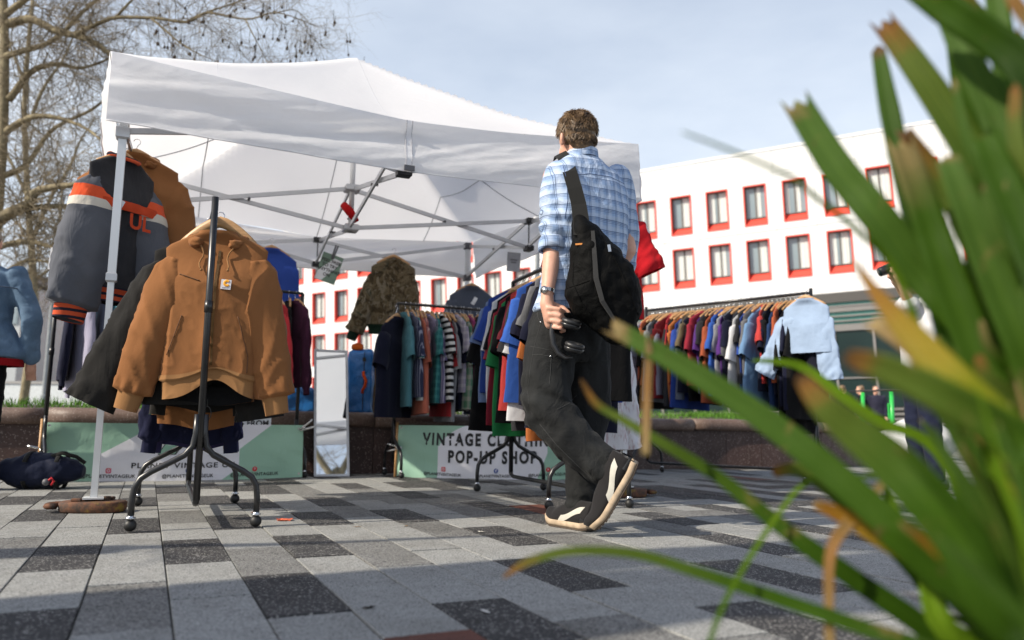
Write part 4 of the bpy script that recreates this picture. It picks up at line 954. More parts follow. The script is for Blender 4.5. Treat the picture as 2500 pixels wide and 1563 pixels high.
# left arm down to the fist
sh, el, wr_ = H(1352, 432, -.06), H(1352, 588, -.11), H(1336, 720, -.175)
bd.capsule(sh, .05, el, .042); bd.capsule(el, .043, el.lerp(wr_, .45), .038); bd.capsule(el.lerp(wr_, .45), .038, wr_, .0265)
pm0, pm1 = H(1335, 742, -0.175), H(1352, 786, -0.185)
bd.capsule(wr_, .026, pm0, .030); bd.capsule(pm0, .031, H(1346, 775, -0.175), .033); bd.capsule(H(1338, 758, -0.165), .028, H(1344, 790, -0.160), .026)
for k in range(4):
    kx, ky = 1342+k*2.5, 752+k*15.5
    a = H(kx-4+k*2, ky, -0.203); b = H(kx+24-k*1.5, ky+3, -0.217); c = H(kx+34-k*2, ky+9, -0.193); d = H(kx+20, ky+12, -0.173)
    r = (.0098, .0102, .0098, .0088)[k]
    bd.capsule(a, r+.001, b, r); bd.capsule(b, r, c, r*.95); bd.capsule(c, r*.95, d, r*.9)
t0, t1, t2 = H(1352, 744, -0.160), H(1374, 752, -0.170), H(1388, 764, -0.187)
bd.capsule(t0, .013, t1, .0115); bd.capsule(t1, .0115, t2, .010)
# right arm
sr_, er_, wrr = H(1515, 445, .10), H(1532, 610, .13), H(1515, 700, .20)
bd.capsule(sr_, .05, er_, .042); bd.capsule(er_, .04, wrr, .028); bd.capsule(wrr, .027, H(1505, 735, .22), .032)
for k in range(4): bd.capsule(H(1500+k*5, 738, .205+k*.012), .010, H(1499+k*4, 768, .20+k*.012), .009)
bd.capsule(H(1498, 730, .20), .012, H(1490, 752, .19), .010)
# legs under the cloth
hl, kl, al = H(1365, 800, -.03), H(1330, 1008, -.10), H(1478, 1150, -.21)
hr, kr, ar = H(1432, 800, .06), H(1438, 1010, .08), H(1424, 1240, .05)
bd.capsule(hl, .075, kl, .055); bd.capsule(kl, .052, al, .04); bd.capsule(hr, .075, kr, .055); bd.capsule(kr, .052, ar, .04)
ml(obj('body', remesh(bd, 'body', .0052, 3), MAT['skin'], man))
# hair: solid base plus many short locks
th = NT('brown_hair'); hv = th.tc(); hn = th.noise(hv, 60., 3, .6); ho = th.noise(hv, 18., 3)
MAT['hair'] = th.done(th.mix(th.mr(th.m('ADD', th.m('MULTIPLY', hn, .5), th.m('MULTIPLY', ho, .5)), .38, .62, 0, 1), (.045, .026, .014), (.26, .165, .085)), .42, Specular_IOR_Level=.5)
hb = MB(); hcen = hc+Vector((0, 0, .014))-FA*.006
hb.ball(hcen, 1, 22, 16, (.079, .096, .099), Rh); hb.ball(hc-FA*.045+Vector((0, 0, -.052)), 1, 16, 10, (.058, .048, .05), Rh)
hme = remesh(hb, 'hair', .006, 3)
rh = random.Random(11); tf = MB()
for v_ in range(6000):
    u = rh.random()*2*PI; ct = rh.uniform(-.62, 1.0); st_ = math.sqrt(1-ct*ct)
    n_ = Vector((st_*math.cos(u), st_*math.sin(u), ct)); ln_ = Rh @ n_
    fwd = n_.y
    if ct < -.12 and fwd > -.15: continue
    if ct < .12 and fwd > .35: continue
    if ct < -.48 and fwd > -.4: continue
    if ct < 0: p = hc-FA*.040+Vector((0, 0, -.045)) + Rh @ Vector((n_.x*.064, n_.y*.056, n_.z*.056)); p2 = hcen + Rh @ Vector((n_.x*.080, n_.y*.098, n_.z*.1)); p = p.lerp(p2, .55 if ct > -.3 else .35)
    else: p = hcen + Rh @ Vector((n_.x*.079, n_.y*.096, n_.z*.099))
    dn = Vector((0, 0, -1)); tg_ = (dn - ln_*dn.dot(ln_)); tg_ = tg_.normalized() if tg_.length > .1 else RA_
    sw_ = 1.3*nz(p.x*22, p.y*22, p.z*22); tg_ = (tg_*.9 + ln_.cross(tg_)*sw_*1.3 + ln_*rh.uniform(.28, .6)).normalized()
    L_ = rh.uniform(.018, .036)*(.65 if ct < -.25 else 1.1 if ct > .5 else 1.); w_ = rh.uniform(.0010, .0022)
    p = p-ln_*.004
    m1 = p+tg_*L_*.5+ln_*.004; m2 = p+tg_*L_-ln_*.003
    tf.tube([p, m1, m2], [w_, w_*.8, w_*.15], 3, False)
h_o = ml(obj('hair', hme, MAT['hair'], man)); tag(tf.build('hair_locks', MAT['hair'], h_o, True), kind='stuff')
# shirt
ts = NT('blue_check_shirt'); v = ts.tc()
wv2 = wob(ts, v, .022); s3 = ts.sep(wv2)
ax_ = ts.m('ADD', ts.m('MULTIPLY', s3[0], .90), ts.m('MULTIPLY', s3[1], .42))
def lines(c, per, w_, ph=0.): return ts.m('LESS_THAN', ts.m('FRACT', ts.m('ADD', ts.m('DIVIDE', c, per), 50.+ph)), w_)
def soft(c, per, ph=0.): return ts.mr(ts.m('SINE', ts.m('MULTIPLY', ts.m('ADD', ts.m('DIVIDE', c, per), ph), 2*PI)), -.3, .9, 0, 1)
base = ts.mix(ts.m('MULTIPLY', soft(ax_, .046), .55), (.27, .38, .58), (.50, .58, .72)); base = ts.mix(ts.m('MULTIPLY', soft(s3[2], .046), .5), base, (.53, .61, .73))
dark = ts.m('MAXIMUM', ts.m('MAXIMUM', lines(ax_, .046, .045), lines(ax_, .046, .04, .14)), ts.m('MAXIMUM', lines(s3[2], .046, .05), lines(s3[2], .046, .045, .15)))
dk2 = ts.m('MAXIMUM', lines(s3[2], .0115, .30, .2), 0.)
base = ts.mix(ts.m('MULTIPLY', dk2, ts.m('MULTIPLY', lines(s3[2], .046, .5, .45), .4)), base, (.05, .08, .18))
base = ts.mix(ts.m('MULTIPLY', dark, .72), base, (.035, .05, .11))
wn = ts.noise(ts.mp(v, (1, 1, .7)), 9., 4, .6, .8)
ts.done(base, .85, ts.bump(wn, .55, .035), Sheen_Weight=.05, Specular_IOR_Level=.08); MAT['shirt'] = ts.mat
sb = MB()
def ering(c, hw, hd, z_t=0.): return [c + RA_*(hw*math.copysign(abs(math.cos(a))**.8, math.cos(a))) + FA*(hd*math.copysign(abs(math.sin(a))**.85, math.sin(a))) + Vector((0, 0, z_t*math.cos(a))) for a in (2*PI*k/28 for k in range(28))]
SHR = [(372, 1419, .055, .060), (386, 1420, .066, .066), (398, 1423, .105, .076), (410, 1426, .150, .088), (428, 1430, .192, .100), (460, 1434, .218, .115), (520, 1437, .214, .126), (600, 1432, .205, .124), (680, 1420, .192, .120), (735, 1405, .185, .122), (765, 1396, .183, .122)]
sb.loft([ering(H(cx, y), hw, hd) for y, cx, hw, hd in SHR])
sb.capsule(H(1362, 428, -.06), .066, H(1352, 500, -.092), .064); sb.capsule(H(1352, 500, -.092), .064, H(1352, 585, -.112), .060); sb.capsule(H(1352, 572, -.11), .062, H(1350, 597, -.117), .058)
sb.capsule(H(1508, 440, .10), .064, H(1534, 560, .125), .058); sb.capsule(H(1534, 560, .125), .058, H(1528, 650, .16), .048)
def shirt_fold(p, n):
    q = (p-H(1420, 560)); a = q.dot(RA_); z = q.z
    f = .015*nz(a*7+z*3.0, z*2.6-a*2, p.y*3) + .009*nz(a*16-z*6, z*7, p.y*6+3)
    if z < -.12: f += .010*nz(a*14, z*2.5, 5.)
    # sleeve bunching above the cuff
    d = (p-H(1352, 560, -.105)).length
    if d < .14: f += .010*math.sin(p.z*95+a*30+2.5*nz(p.x*20, p.y*20))*(1-d/.14)**.5
    return n*f
sh_o = ml(obj('shirt', remesh(sb, 'shirt', .0075, 4, shirt_fold), MAT['shirt'], man))
sh_seams = [[(1392, 428), (1440, 424), (1490, 432), (1530, 452)], [(1374, 402), (1384, 440), (1386, 490), (1378, 540)]]
cl = MB(); cpts = []; 
for k in range(33):
    a = 2*PI*k/32; c0 = H(1420, 388); cpts.append((a, c0))
rg1 = []
for (dr, dz) in ((.012, -.016), (.010, .022), (.002, .026), (-.004, .016)):
    rg1.append([H(1420, 386)+RA_*((.062+dr+.010*max(0, -dz*20))*math.cos(a))+FA*((.066+dr)*math.sin(a))+Vector((0, 0, dz+.018*(-math.sin(a))*.6)) for a in (2*PI*k/32 for k in range(32))])
ml(MB().loft(rg1, False, False).build('collar', MAT['shirt'], man, True))
cf = MB(); cfr = []
ca, cb_ = H(1351, 588, -.114), H(1349, 612, -.122); dc = (cb_-ca).normalized(); c1 = dc.cross(FA).normalized(); c2 = dc.cross(c1)
for t, r in ((0, .060), (.15, .0645), (.5, .0655), (.85, .063), (1, .058), (.9, .052)):
    cfr.append([ca.lerp(cb_, t*1.15)+c1*(math.cos(a)*r*(1+.03*math.sin(3*a)))+c2*(math.sin(a)*r)+dc*(.006*math.sin(a*2+1)) for a in (2*PI*k/26 for k in range(26))])
ml(cf.loft(cfr, False, False).build('rolled_cuff', MAT['shirt'], man, True))
# trousers
tt = NT('black_work_denim'); v = tt.tc(); f = tt.noise(v, 4., 4, .6); w1 = tt.noise(v, 800., 1); wn = tt.noise(v, 8., 4, .6, .9)
tc2 = tt.mix(tt.mr(f, .35, .7, 0, 1), (.010, .010, .0105), (.021, .022, .022)); tc2 = tt.mix(tt.mr(w1, .4, .65, 0, .4), tc2, (.034, .036, .037))
MAT['trouser'] = tt.done(tc2, .82, tt.bump(wn, .5, .035), Sheen_Weight=.04, Specular_IOR_Level=.08)
tb_ = MB()
tb_.loft([ering(H(cx, y), hw, hd) for y, cx, hw, hd in [(742, 1392, .150, .112), (752, 1390, .158, .118), (800, 1386, .172, .130), (860, 1384, .168, .125), (885, 1384, .14, .10)]])
for a, r0, b, r1 in ((H(1355, 800, -.04), 0.1156, H(1338, 900, -.07), 0.1113), (H(1338, 900, -.07), 0.1113, H(1336, 1000, -.10), 0.1049), (H(1338, 1000, -.10), 0.1027, H(1405, 1082, -.15), 0.0942), (H(1405, 1082, -.15), 0.0920, H(1466, 1134, -.20), 0.0856), (H(1466, 1134, -.20), 0.0856, H(1488, 1145, -.21), 0.0792),
                     (H(1425, 810, .06), 0.1198, H(1436, 1000, .085), 0.0984), (H(1436, 1000, .085), 0.0963, H(1420, 1120, .07), 0.0792), (H(1420, 1120, .07), 0.0781, H(1420, 1235, .04), 0.0706), (H(1420, 1235, .04), 0.0706, H(1424, 1262, .03), 0.0663)):
    tb_.capsule(a, r0, b, r1, 18)
kn, hm1, hm2 = H(1330, 1000, -.1), H(1470, 1140, -.2), H(1420, 1240, .04)
def trouser_fold(p, n):
    f = .012*nz(p.x*9, p.y*9, p.z*4+2) + .007*nz(p.x*22, p.y*22, p.z*16)
    for c, rad, amp, fr in ((kn, .20, .017, 70), (hm1, .15, .012, 85), (hm2, .13, .012, 90), (H(1385, 800), .2, .008, 60)):
        d = (p-c).length
        if d < rad: f += amp*math.sin((p.z*.8+p.x*.55)*fr+3*nz(p.x*11, p.y*11, p.z*11))*(1-d/rad)
    return n*f
tr_o = ml(obj('trousers', remesh(tb_, 'trousers', .0085, 3, trouser_fold), MAT['trouser'], man))
seam_m = plain('grey_stitching', (.045, .047, .047), .8)
from mathutils.bvhtree import BVHTree
def on_surf(o, pts, off=.0015, step=6.):
    bv = BVHTree.FromPolygons([v_.co for v_ in o.data.vertices], [tuple(p_.vertices) for p_ in o.data.polygons]); out = []
    for (xa, ya_), (xb, yb) in zip(pts, pts[1:]):
        n = max(1, int(math.hypot(xb-xa, yb-ya_)/step))
        for k in range(n):
            d = ray(lerp(xa, xb, k/n), lerp(ya_, yb, k/n)).normalized(); h = bv.ray_cast(EYE, d)
            if h[0] is not None: out.append(h[0]-d*off)
    return out
def seam(o, par, pts, name='seam', r=.0009, mt=None, off=.0012):
    q = on_surf(o, pts, off)
    if len(q) > 2: c_ = MB().tube(q, r, 5).build(name, mt or seam_m, par, True); return c_
for L_ in ([(1319, 792), (1303, 850), (1293, 910), (1289, 960), (1291, 1000)], [(1311, 760), (1314, 778), (1324, 790), (1350, 800)], [(1296, 846), (1320, 850), (1352, 858)], [(1299, 866), (1320, 866), (1346, 871), (1344, 910), (1340, 950)], [(1318, 1036), (1359, 1087), (1410, 1137), (1452, 1176)], [(1400, 1262), (1430, 1270), (1450, 1266)], [(1462, 1180), (1495, 1150), (1520, 1118)], [(1360, 1000), (1390, 985), (1412, 960)]): seam(tr_o, tr_o, L_)
for L_ in sh_seams: seam(sh_o, sh_o, L_, 'seam', .0014, plain('blue_thread', (.06, .10, .22), .8) if 'blue_thread' not in bpy.data.materials else bpy.data.materials['blue_thread'])
rv = on_surf(tr_o, [(1320, 787), (1321, 788)], .002, 1.)+on_surf(tr_o, [(1344, 870), (1345, 871)], .002, 1.)
for q in rv: MB().ball(q, .0045, 8, 6).build('rivet', MAT['chrome'] if 'chrome' in MAT else seam_m, tr_o, True)
# shoes
MAT['suede'] = fabric('black_suede', (.022, .021, .022), .25, 1200., .85, .4)
MAT['shoewhite'] = plain('white_leather', (.50, .48, .42), .5, var=.12)
MAT['sole'] = plain('worn_gum_sole', (.42, .32, .22), .75, var=.25, scale=30.)
MAT['outsole'] = plain('brown_outsole', (.085, .062, .045), .85, var=.35, scale=25., bump=.5)
MAT['blackleather'] = plain('black_leather', (.016, .016, .017), .28, var=.2)
def shoe(O, fw, up, right=True):
    fw = fw.normalized(); up = (up-fw*up.dot(fw)).normalized(); sd = fw.cross(up)
    def P(x, y, z): return O+(fw*x+sd*y+up*z)*1.07
    def half(x): return lerp(.036, .040, x/.1) if x < .1 else lerp(.040, .050, sstep(.1, .21, x)) if x < .21 else .050*math.sqrt(max(.02, 1-((x-.21)/.088)**2))
    root = bpy.data.objects.new('shoe', None); COL.objects.link(root); root.empty_display_size = .05; root.parent = man; root.matrix_parent_inverse = mi_
    xs_ = [0., .002, .006, .012, .02, .035, .05, .075, .1, .125, .15, .175, .2, .215, .23, .243, .255, .266, .275, .283, .289, .293, .2955]
    def spring(x): return .016*sstep(.22, .30, x)+.006*sstep(.05, 0, x)
    so_ = [[P(x, s_*(half(x)+.003)*q, spring(x)+z) for s_, q, z in ((-1, .94, .006), (-1, 1, .012), (-1, 1, .028), (1, 1, .028), (1, 1, .012), (1, .94, .006))] for x in xs_]
    MB().loft(so_).build('midsole', MAT['sole'], root, True)
    ou = [[P(x, s_*half(x)*.97, spring(x)+z) for s_, z in ((-1, -.0), (-1, .0065), (1, .0065), (1, 0.))] for x in xs_]
    om = MB().loft(ou)
    om.build('outsole', MAT['outsole'], root)
    trd = MB(); 
    for k in range(15): trd.box(P(.02+k*.018, 0, spring(.02+k*.018)-.0015), (1, 1, 1)) if False else trd.loft([[P(.016+k*.018+dx, y, spring(.016+k*.018)+z) for y, z in ((-half(.02+k*.018)*.9, .001), (-half(.02+k*.018)*.9, -.003), (half(.02+k*.018)*.9, -.003), (half(.02+k*.018)*.9, .001))] for dx in (0, .009)])
    tag(trd.build('tread', MAT['outsole'], root), kind='stuff')
    def hgt(x): return lerp(.080, .088, x/.06) if x < .06 else lerp(.088, .070, sstep(.06, .15, x)) if x < .15 else lerp(.070, .038, sstep(.15, .27, x)) if x < .27 else lerp(.038, .026, (x-.27)/.025)
    up_r = []
    for x in xs_:
        hh_ = hgt(x); hw_ = half(x)*.97; ring = []
        for k in range(13):
            a = PI*k/12; ring.append(P(x+.006*math.sin(a), -math.cos(a)*hw_*(1-.32*math.sin(a)**2), spring(x)+.024+math.sin(a)**.8*hh_))
        up_r.append(ring)
    MB().loft(up_r, True, True).build('upper', MAT['suede'], root, True)
    for s_ in (-1, 1):
        def stp(u, v):
            x = lerp(.035, .165, u); lo = lerp(.040, .0, sstep(0, .9, u)); hi = lerp(.066, .026, sstep(.1, 1, u)); q = lerp(lo, hi, v)
            a = math.asin(min(1, (q/hgt(x))**1.25)); hw_ = half(x)*.97
            return P(x+.02*(v-.5)*(-1), s_*(math.cos(a)*hw_*(1-.32*math.sin(a)**2)+.0025), spring(x)+.024+math.sin(a)**.8*hgt(x))
        MB().grid(stp, 14, 6).build('side_stripe', MAT['shoewhite'], root, True)
    MB().loft([[P(x-.002, -math.cos(PI*k/12)*half(x)*1.02*(1-.32*math.sin(PI*k/12)**2), .026+math.sin(PI*k/12)**.8*hgt(x)*.62) for k in range(13)] for x in (-.002, .02, .045)], False, False).build('heel_counter', MAT['blackleather'], root, True)
    return root
hp, tp = G(1450, 1298), G(1338, 1277)
shoe(hp, tp-hp, Vector((0, 0, 1)))
h2, t2_ = W(1562, 1134, 3.16), W(1468, 1293, 3.215)
shoe(h2, (t2_-h2), Vector((-.80, .12, .45)))
# watch
wc = H(1337, 712, -.171); dw = (wr_-el).normalized(); w1_ = dw.cross(FA).normalized(); w2_ = dw.cross(w1_)
wt = MB()
for q in range(18):
    a0, a1 = 2*PI*q/18, 2*PI*(q+.86)/18; wt.bar(wc+(w1_*math.cos(a0)+w2_*math.sin(a0))*.0295, wc+(w1_*math.cos(a1)+w2_*math.sin(a1))*.0295, .016, .003, up=(w1_*math.cos(a0)+w2_*math.sin(a0)))
MAT['steel'] = plain('brushed_steel', (.55, .55, .54), .28, 1., .08)
wo_ = ml(wt.build('watch_strap', MAT['steel'], man)); tag(wo_, kind='stuff')
wn_ = (Vector((-.5, -.85, .1))).normalized(); 
ml(MB().tube([wc+wn_*.026, wc+wn_*.036], .016, 18).build('watch_case', MAT['steel'], man, True))
# shoulder bag
bag = thing('shoulder_bag', 'large black sling bag hanging across the back of the walking man', 'bag', H(1470, 700, -.2))
bi = Matrix.Translation(bag.location).inverted()
def bl(o): o.matrix_parent_inverse = bi; return o
tbk = NT('black_nylon'); v = tbk.tc(); wn = tbk.noise(v, 11., 5, .62, .8); rip = tbk.noise(v, 500., 1)
MAT['nylon'] = tbk.done(tbk.mix(tbk.noise(v, 5., 3), (.004, .004, .004), (.009, .009, .0088)), .6, tbk.bump(wn, .5, .03), Sheen_Weight=.0, Specular_IOR_Level=.04)
outl = [(1405, 535), (1440, 540), (1478, 572), (1518, 612), (1552, 668), (1572, 725), (1574, 765), (1556, 792), (1538, 822), (1515, 840), (1490, 836), (1452, 808), (1415, 775), (1388, 738), (1376, 700), (1382, 652), (1393, 600)]
ol = []
for k in range(len(outl)):
    a, b, c, d = [Vector((*outl[(k+q) % len(outl)], 0)) for q in (-1, 0, 1, 2)]
    for i in range(4):
        t = i/4; ol.append(.5*((2*b)+(c-a)*t+(2*a-5*b+4*c-d)*t*t+(3*b-a-3*c+d)*t**3))
cx_ = sum(p.x for p in ol)/len(ol); cy_ = sum(p.y for p in ol)/len(ol)
def bag_ring(s_, dy): return [H(cx_+(p.x-cx_)*s_, cy_+(p.y-cy_)*s_, dy+.05*((p.y-690)/300)*0) for p in ol]
bm_ = MB(); rgs = []
for k in range(25):
    a = lerp(-88, 88, k/24); s_ = math.cos(math.radians(a))**.55; dep = -.215 - (.105 if a > 0 else .06)*math.sin(math.radians(a)); rgs.append(bag_ring(max(.05, s_), dep))
bm_.loft(rgs)
def bag_fold(p, n):
    f = .018*nz(p.x*8+2, p.y*5, p.z*6) + .010*nz(p.x*17-p.z*9, p.y*10, p.z*13+p.x*6) + .004*nz(p.x*40, p.y*40, p.z*40)
    return n*f
bg_o = bl(obj('bag_body', remesh(bm_, 'bag_body', .0075, 2, bag_fold), MAT['nylon'], bag))
for L_ in ([(1384, 704), (1410, 696), (1445, 683)], [(1478, 590), (1510, 650), (1540, 720), (1560, 775)], [(1400, 640), (1398, 690), (1420, 740), (1460, 790)]): seam(bg_o, bg_o, L_, 'seam', .0022, MAT['nylon'])
def ribbon(pts, wpx, name, mt, par, lf, th=.003, norm=Vector((0, -1, 0))):
    rings = []
    for i, p in enumerate(pts):
        t = (pts[min(i+1, len(pts)-1)]-pts[max(i-1, 0)]).normalized(); s_ = t.cross(norm).normalized(); n_ = s_.cross(t)
        wd = wpx if not hasattr(wpx, '__len__') else wpx[i]
        rings.append([p-s_*wd/2, p-s_*wd/2+n_*th, p+s_*wd/2+n_*th, p+s_*wd/2])
    return lf(MB().loft(rings).build(name, mt, par))
MAT['web'] = fabric('black_webbing', (.020, .020, .019), .15, 500., .7)
ribbon([H(1362, 384, .04), H(1368, 377, -.02), H(1378, 385, -.075), H(1391, 420, -.150), H(1403, 460, -.178), H(1413, 500, -.196), H(1419, 545, -.235), H(1424, 575, -.285)], [.055, .058, .06, .062, .062, .064, .07, .08], 'strap', MAT['web'], bag, bl, .004)
ribbon([H(1447, 565, -.300), H(1451, 620, -.322), H(1455, 680, -.330), H(1470, 735, -.327), H(1505, 790, -.305)], [.014, .018, .020, .018, .012], 'zip_flap', fabric('grey_zip_tape', (.05, .05, .05), .2), bag, bl, .006)
ribbon([H(1405, 597, -.298), H(1422, 596, -.306)], .007, 'orange_tab', plain('orange_tab', (.55, .2, .03), .6), bag, bl)
ribbon([H(1486, 598, -.30), H(1489, 615, -.306)], .012, 'zip_pull', MAT['steel'], bag, bl)
bl(MB().tube([H(1546, 790, -.25), H(1538, 772, -.27)], .009, 8).build('strap_buckle', MAT['greypl'], bag, True))
# headphones in the fist
hp_ = thing('headphones', 'black over ear headphones held in the left hand of the walking man', 'headphones', H(1380, 830, -0.215))
hi_ = Matrix.Translation(hp_.location).inverted()
def hl_(o): o.matrix_parent_inverse = hi_; return o
MAT['hpblack'] = plain('satin_black', (.014, .014, .015), .3, var=.2); MAT['pad'] = plain('black_pad_leather', (.02, .02, .021), .42, bump=.2, bscale=90.)
bandp = [H(1392, 768, -0.195), H(1368, 768, -0.193), H(1352, 784, -0.190), H(1347, 812, -0.193), H(1350, 840, -0.197), H(1362, 862, -0.203), H(1380, 874, -0.207), H(1398, 872, -0.211)]
hl_(MB().tube(bandp, [.008, .009, .011, .012, .012, .011, .009, .008], 12, flat=.7).build('headband', MAT['hpblack'], hp_, True))
for (x, y, dy) in ((1394, 790, -.22), (1402, 848, -.225)):
    c = H(x, y, dy); axn = Vector((.25, -.25, 1)).normalized(); 
    m = MB(); rot_ = axn.to_track_quat('Z', 'Y').to_matrix()
    prof = [(-.024, .020), (-.020, .034), (-.010, .040), (-.002, .041), (.0, .037)]
    hl_(m.loft([[c+rot_ @ Vector((math.cos(2*PI*k/28)*r*1.08, math.sin(2*PI*k/28)*r, z)) for k in range(28)] for z, r in prof]).build('ear_cup', MAT['hpblack'], hp_, True))
    m = MB(); hl_(m.tube([c+rot_ @ Vector((math.cos(2*PI*k/28)*.031*1.08, math.sin(2*PI*k/28)*.031, .008)) for k in range(29)], .0105, 10).build('ear_cushion', MAT['pad'], hp_, True))

# ------------------------------------------------------------------ other people
def person(label, base, face, h, shirt, trou, hairc, vox=.02, arms=None, shoec=None, jacket_len=.0, sit=False, group=None, skinm=None, flare=0.):
    r = thing('person', label, 'person', base, 0, group); f = Vector((math.cos(face), math.sin(face), 0)); s_ = Vector((f.y, -f.x, 0)); up = Vector((0, 0, 1))
    def P(a, b, z): return s_*(a*h)+f*(b*h)+up*(z*h)
    R3 = Matrix((s_, f, up)).transposed(); b = MB()
    b.ball(P(0, .005, .925), h, 14, 10, (.043, .055, .062), R3); b.ball(P(0, .03, .885), h, 10, 8, (.032, .035, .036), R3); b.ball(P(0, .062, .915), h, 6, 5, (.009, .013, .014), R3)
    for q in (-1, 1): b.ball(P(q*.046, .0, .915), h, 6, 5, (.006, .011, .018), R3)
    b.capsule(P(0, -.006, .88), .032*h, P(0, -.01, .81), .036*h); b.ball(P(0, 0, .72), h, 14, 8, (.10, .055, .11), R3); b.ball(P(0, 0, .53), h, 14, 8, (.085, .055, .09), R3)
    arms = arms or {}
    AR = {}
    for q in (-1, 1):
        S0 = P(q*.112, 0, .80); E0, W0 = arms.get(q, (P(q*(.135+flare), -.01, .63), P(q*(.13+flare), .03, .48))); AR[q] = (S0, E0, W0)
        b.capsule(S0, .030*h, E0, .025*h); b.capsule(E0, .025*h, W0, .017*h); d = (W0-E0).normalized(); hd = W0+d*.035*h
        b.capsule(W0, .017*h, hd, .020*h)
        for k in range(4): o_ = s_*((k-1.5)*.009*h); b.capsule(hd+o_, .006*h, hd+o_*1.1+d*.04*h+f*.008*h, .005*h)
        b.capsule(hd, .007*h, hd+d*.02*h+f*.025*h, .006*h)
    LG = {}
    for q in (-1, 1):
        LG[q] = (P(q*.05, 0, .50), P(q*.055, .012, .27), P(q*.058, -.005, .045)); b.capsule(LG[q][0], .05*h, LG[q][1], .033*h); b.capsule(LG[q][1], .032*h, LG[q][2], .022*h)
    obj('body', remesh(b, 'body', vox*.55, 2), skinm or MAT['skin'], r)
    m = MB(); m.loft([[P(w_*math.cos(a), d_*math.sin(a), z) for a in (2*PI*k/20 for k in range(20))] for z, w_, d_ in ((.84, .035, .035), (.825, .07, .045), (.80, .115, .055), (.74, .118, .066), (.62, .108, .066), (.50-jacket_len, .122+flare, .075+flare*.5), (.485-jacket_len, .12+flare, .074+flare*.5))])
    for q in (-1, 1):
        m.capsule(AR[q][0], .040*h, AR[q][1], .037*h); 
        if arms.get('long', True): m.capsule(AR[q][1], .037*h, AR[q][1].lerp(AR[q][2], .9), .029*h)
        else: m.capsule(AR[q][0], .042*h, AR[q][0].lerp(AR[q][1], .8), .043*h)
    obj('top', remesh(m, 'top', vox*.6, 3, lambda p, n: n*(.012*nz(p.x*9, p.y*9, p.z*7)+.006*nz(p.x*24, p.y*24, p.z*20))), shirt, r)
    m = MB(); m.ball(P(0, 0, .50), h, 14, 8, (.098, .064, .065), R3)
    for q in (-1, 1): m.capsule(LG[q][0], .057*h, LG[q][1], .043*h); m.capsule(LG[q][1], .043*h, LG[q][2]+up*.01*h, .036*h)
    obj('trousers', remesh(m, 'trousers', vox*.7, 3, lambda p, n: n*(.01*nz(p.x*9, p.y*9, p.z*6)+.006*nz(p.x*20, p.y*20, p.z*24))), trou, r)
    m = MB(); m.ball(P(0, -.012, .935), h, 14, 10, (.048, .057, .062), R3); m.ball(P(0, -.03, .905), h, 10, 8, (.044, .035, .05), R3)
    obj('hair', remesh(m, 'hair', vox*.5, 2, lambda p, n: n*(.006*nz(p.x*40, p.y*40, p.z*25))), hairc, r)
    for q in (-1, 1):
        m = MB(); m.loft([[P(q*.06+w_*math.cos(a), y, max(.0, z0+z1*math.sin(a))) for a in (2*PI*k/12 for k in range(12))] for y, w_, z0, z1 in ((-.045, .012, .02, .018), (-.04, .022, .024, .024), (0, .025, .025, .025), (.05, .028, .018, .018), (.085, .024, .014, .014), (.10, .010, .011, .010))]); m.build('shoe', shoec or MAT['blackleather'], r, True)
    return r, P
dn_ = NT('denim'); v = dn_.tc(); dtw = dn_.noise(dn_.mp(v, (1, 1, 1), (.5, .5, .8)), 500., 2); df = dn_.noise(v, 6., 4, .6)
MAT['denim'] = dn_.done(dn_.mix(dn_.mr(df, .3, .7, 0, 1), dn_.mix(dn_.mr(dtw, .35, .65, 0, 1), (.04, .085, .15), (.085, .15, .24)), (.12, .20, .30)), .85, dn_.bump(dn_.noise(v, 8., 4, .6, .6), .5, .03))
bl_t = fabric('black_jeans', (.010, .010, .012), .4)
pd, _ = person('person in a pale denim jacket and black trousers at the far left edge', G(-92, 1198), math.radians(102), 1.66, MAT['denim'], bl_t, MAT['hair'], .016, shoec=plain('brown_boot', (.11, .05, .035), .6), flare=.045)
m = MB(); m.loft([[Vector((math.cos(a)*(.262+.008*math.sin(5*a)), math.sin(a)*.165, z)) for a in (2*PI*k/32 for k in range(32))] for z in (.755, .80)], False, False); rh_ = m.build('red_hem', fabric('red_jersey_hem', (.30, .01, .015), .2), pd, True); rh_.rotation_euler = (0, 0, math.radians(12))
ys_ = MB(); ys_.tube([Vector((math.cos(a)*.235, math.sin(a)*.135-.02, 1.235)) for a in [math.radians(q_) for q_ in range(-170, -5, 6)]], .004, 5); yo = ys_.build('yoke_seam', plain('denim_thread', (.05, .08, .13), .8), pd, True); yo.rotation_euler = (0, 0, math.radians(12))
# photographer partly hidden by the leaves on the right
P0 = Vector((3.12, 6.0, 0)); hgt_ = 1.74; fc = math.radians(185)
fx = Vector((math.cos(fc), math.sin(fc), 0)); sx_ = Vector((fx.y, -fx.x, 0))
def Q(x, y, Y): return W(x, y, Y)-P0
am = {1: (Q(2222, 742, 5.85), Q(2200, 690, 5.80)), -1: (Q(2225, 745, 6.05), Q(2196, 700, 5.98)), 'long': False}
pp, _ = person('person in a white t-shirt raising a black camera, half hidden by leaves', P0, fc, hgt_, fabric('white_tee', (.68, .68, .70), .5), fabric('navy_chinos', (.018, .022, .045), .4), MAT['hair'], .018, arms=am)
cmr = thing('camera', 'black camera with lens held up by the person in white', 'camera', W(2172, 652, 5.86))
MB().box((.04, 0, 0), (.075, .13, .085), Matrix.Rotation(-.35, 3, 'Y'), bev=.01).build('camera_body', MAT['blackpl'], cmr)
MB().tube([(.0, .0, -.01), (-.03, 0, -.022), (-.075, 0, -.04), (-.08, 0, -.042)], [.036, .038, .036, .033], 20).build('lens', MAT['hpblack'], cmr, True)
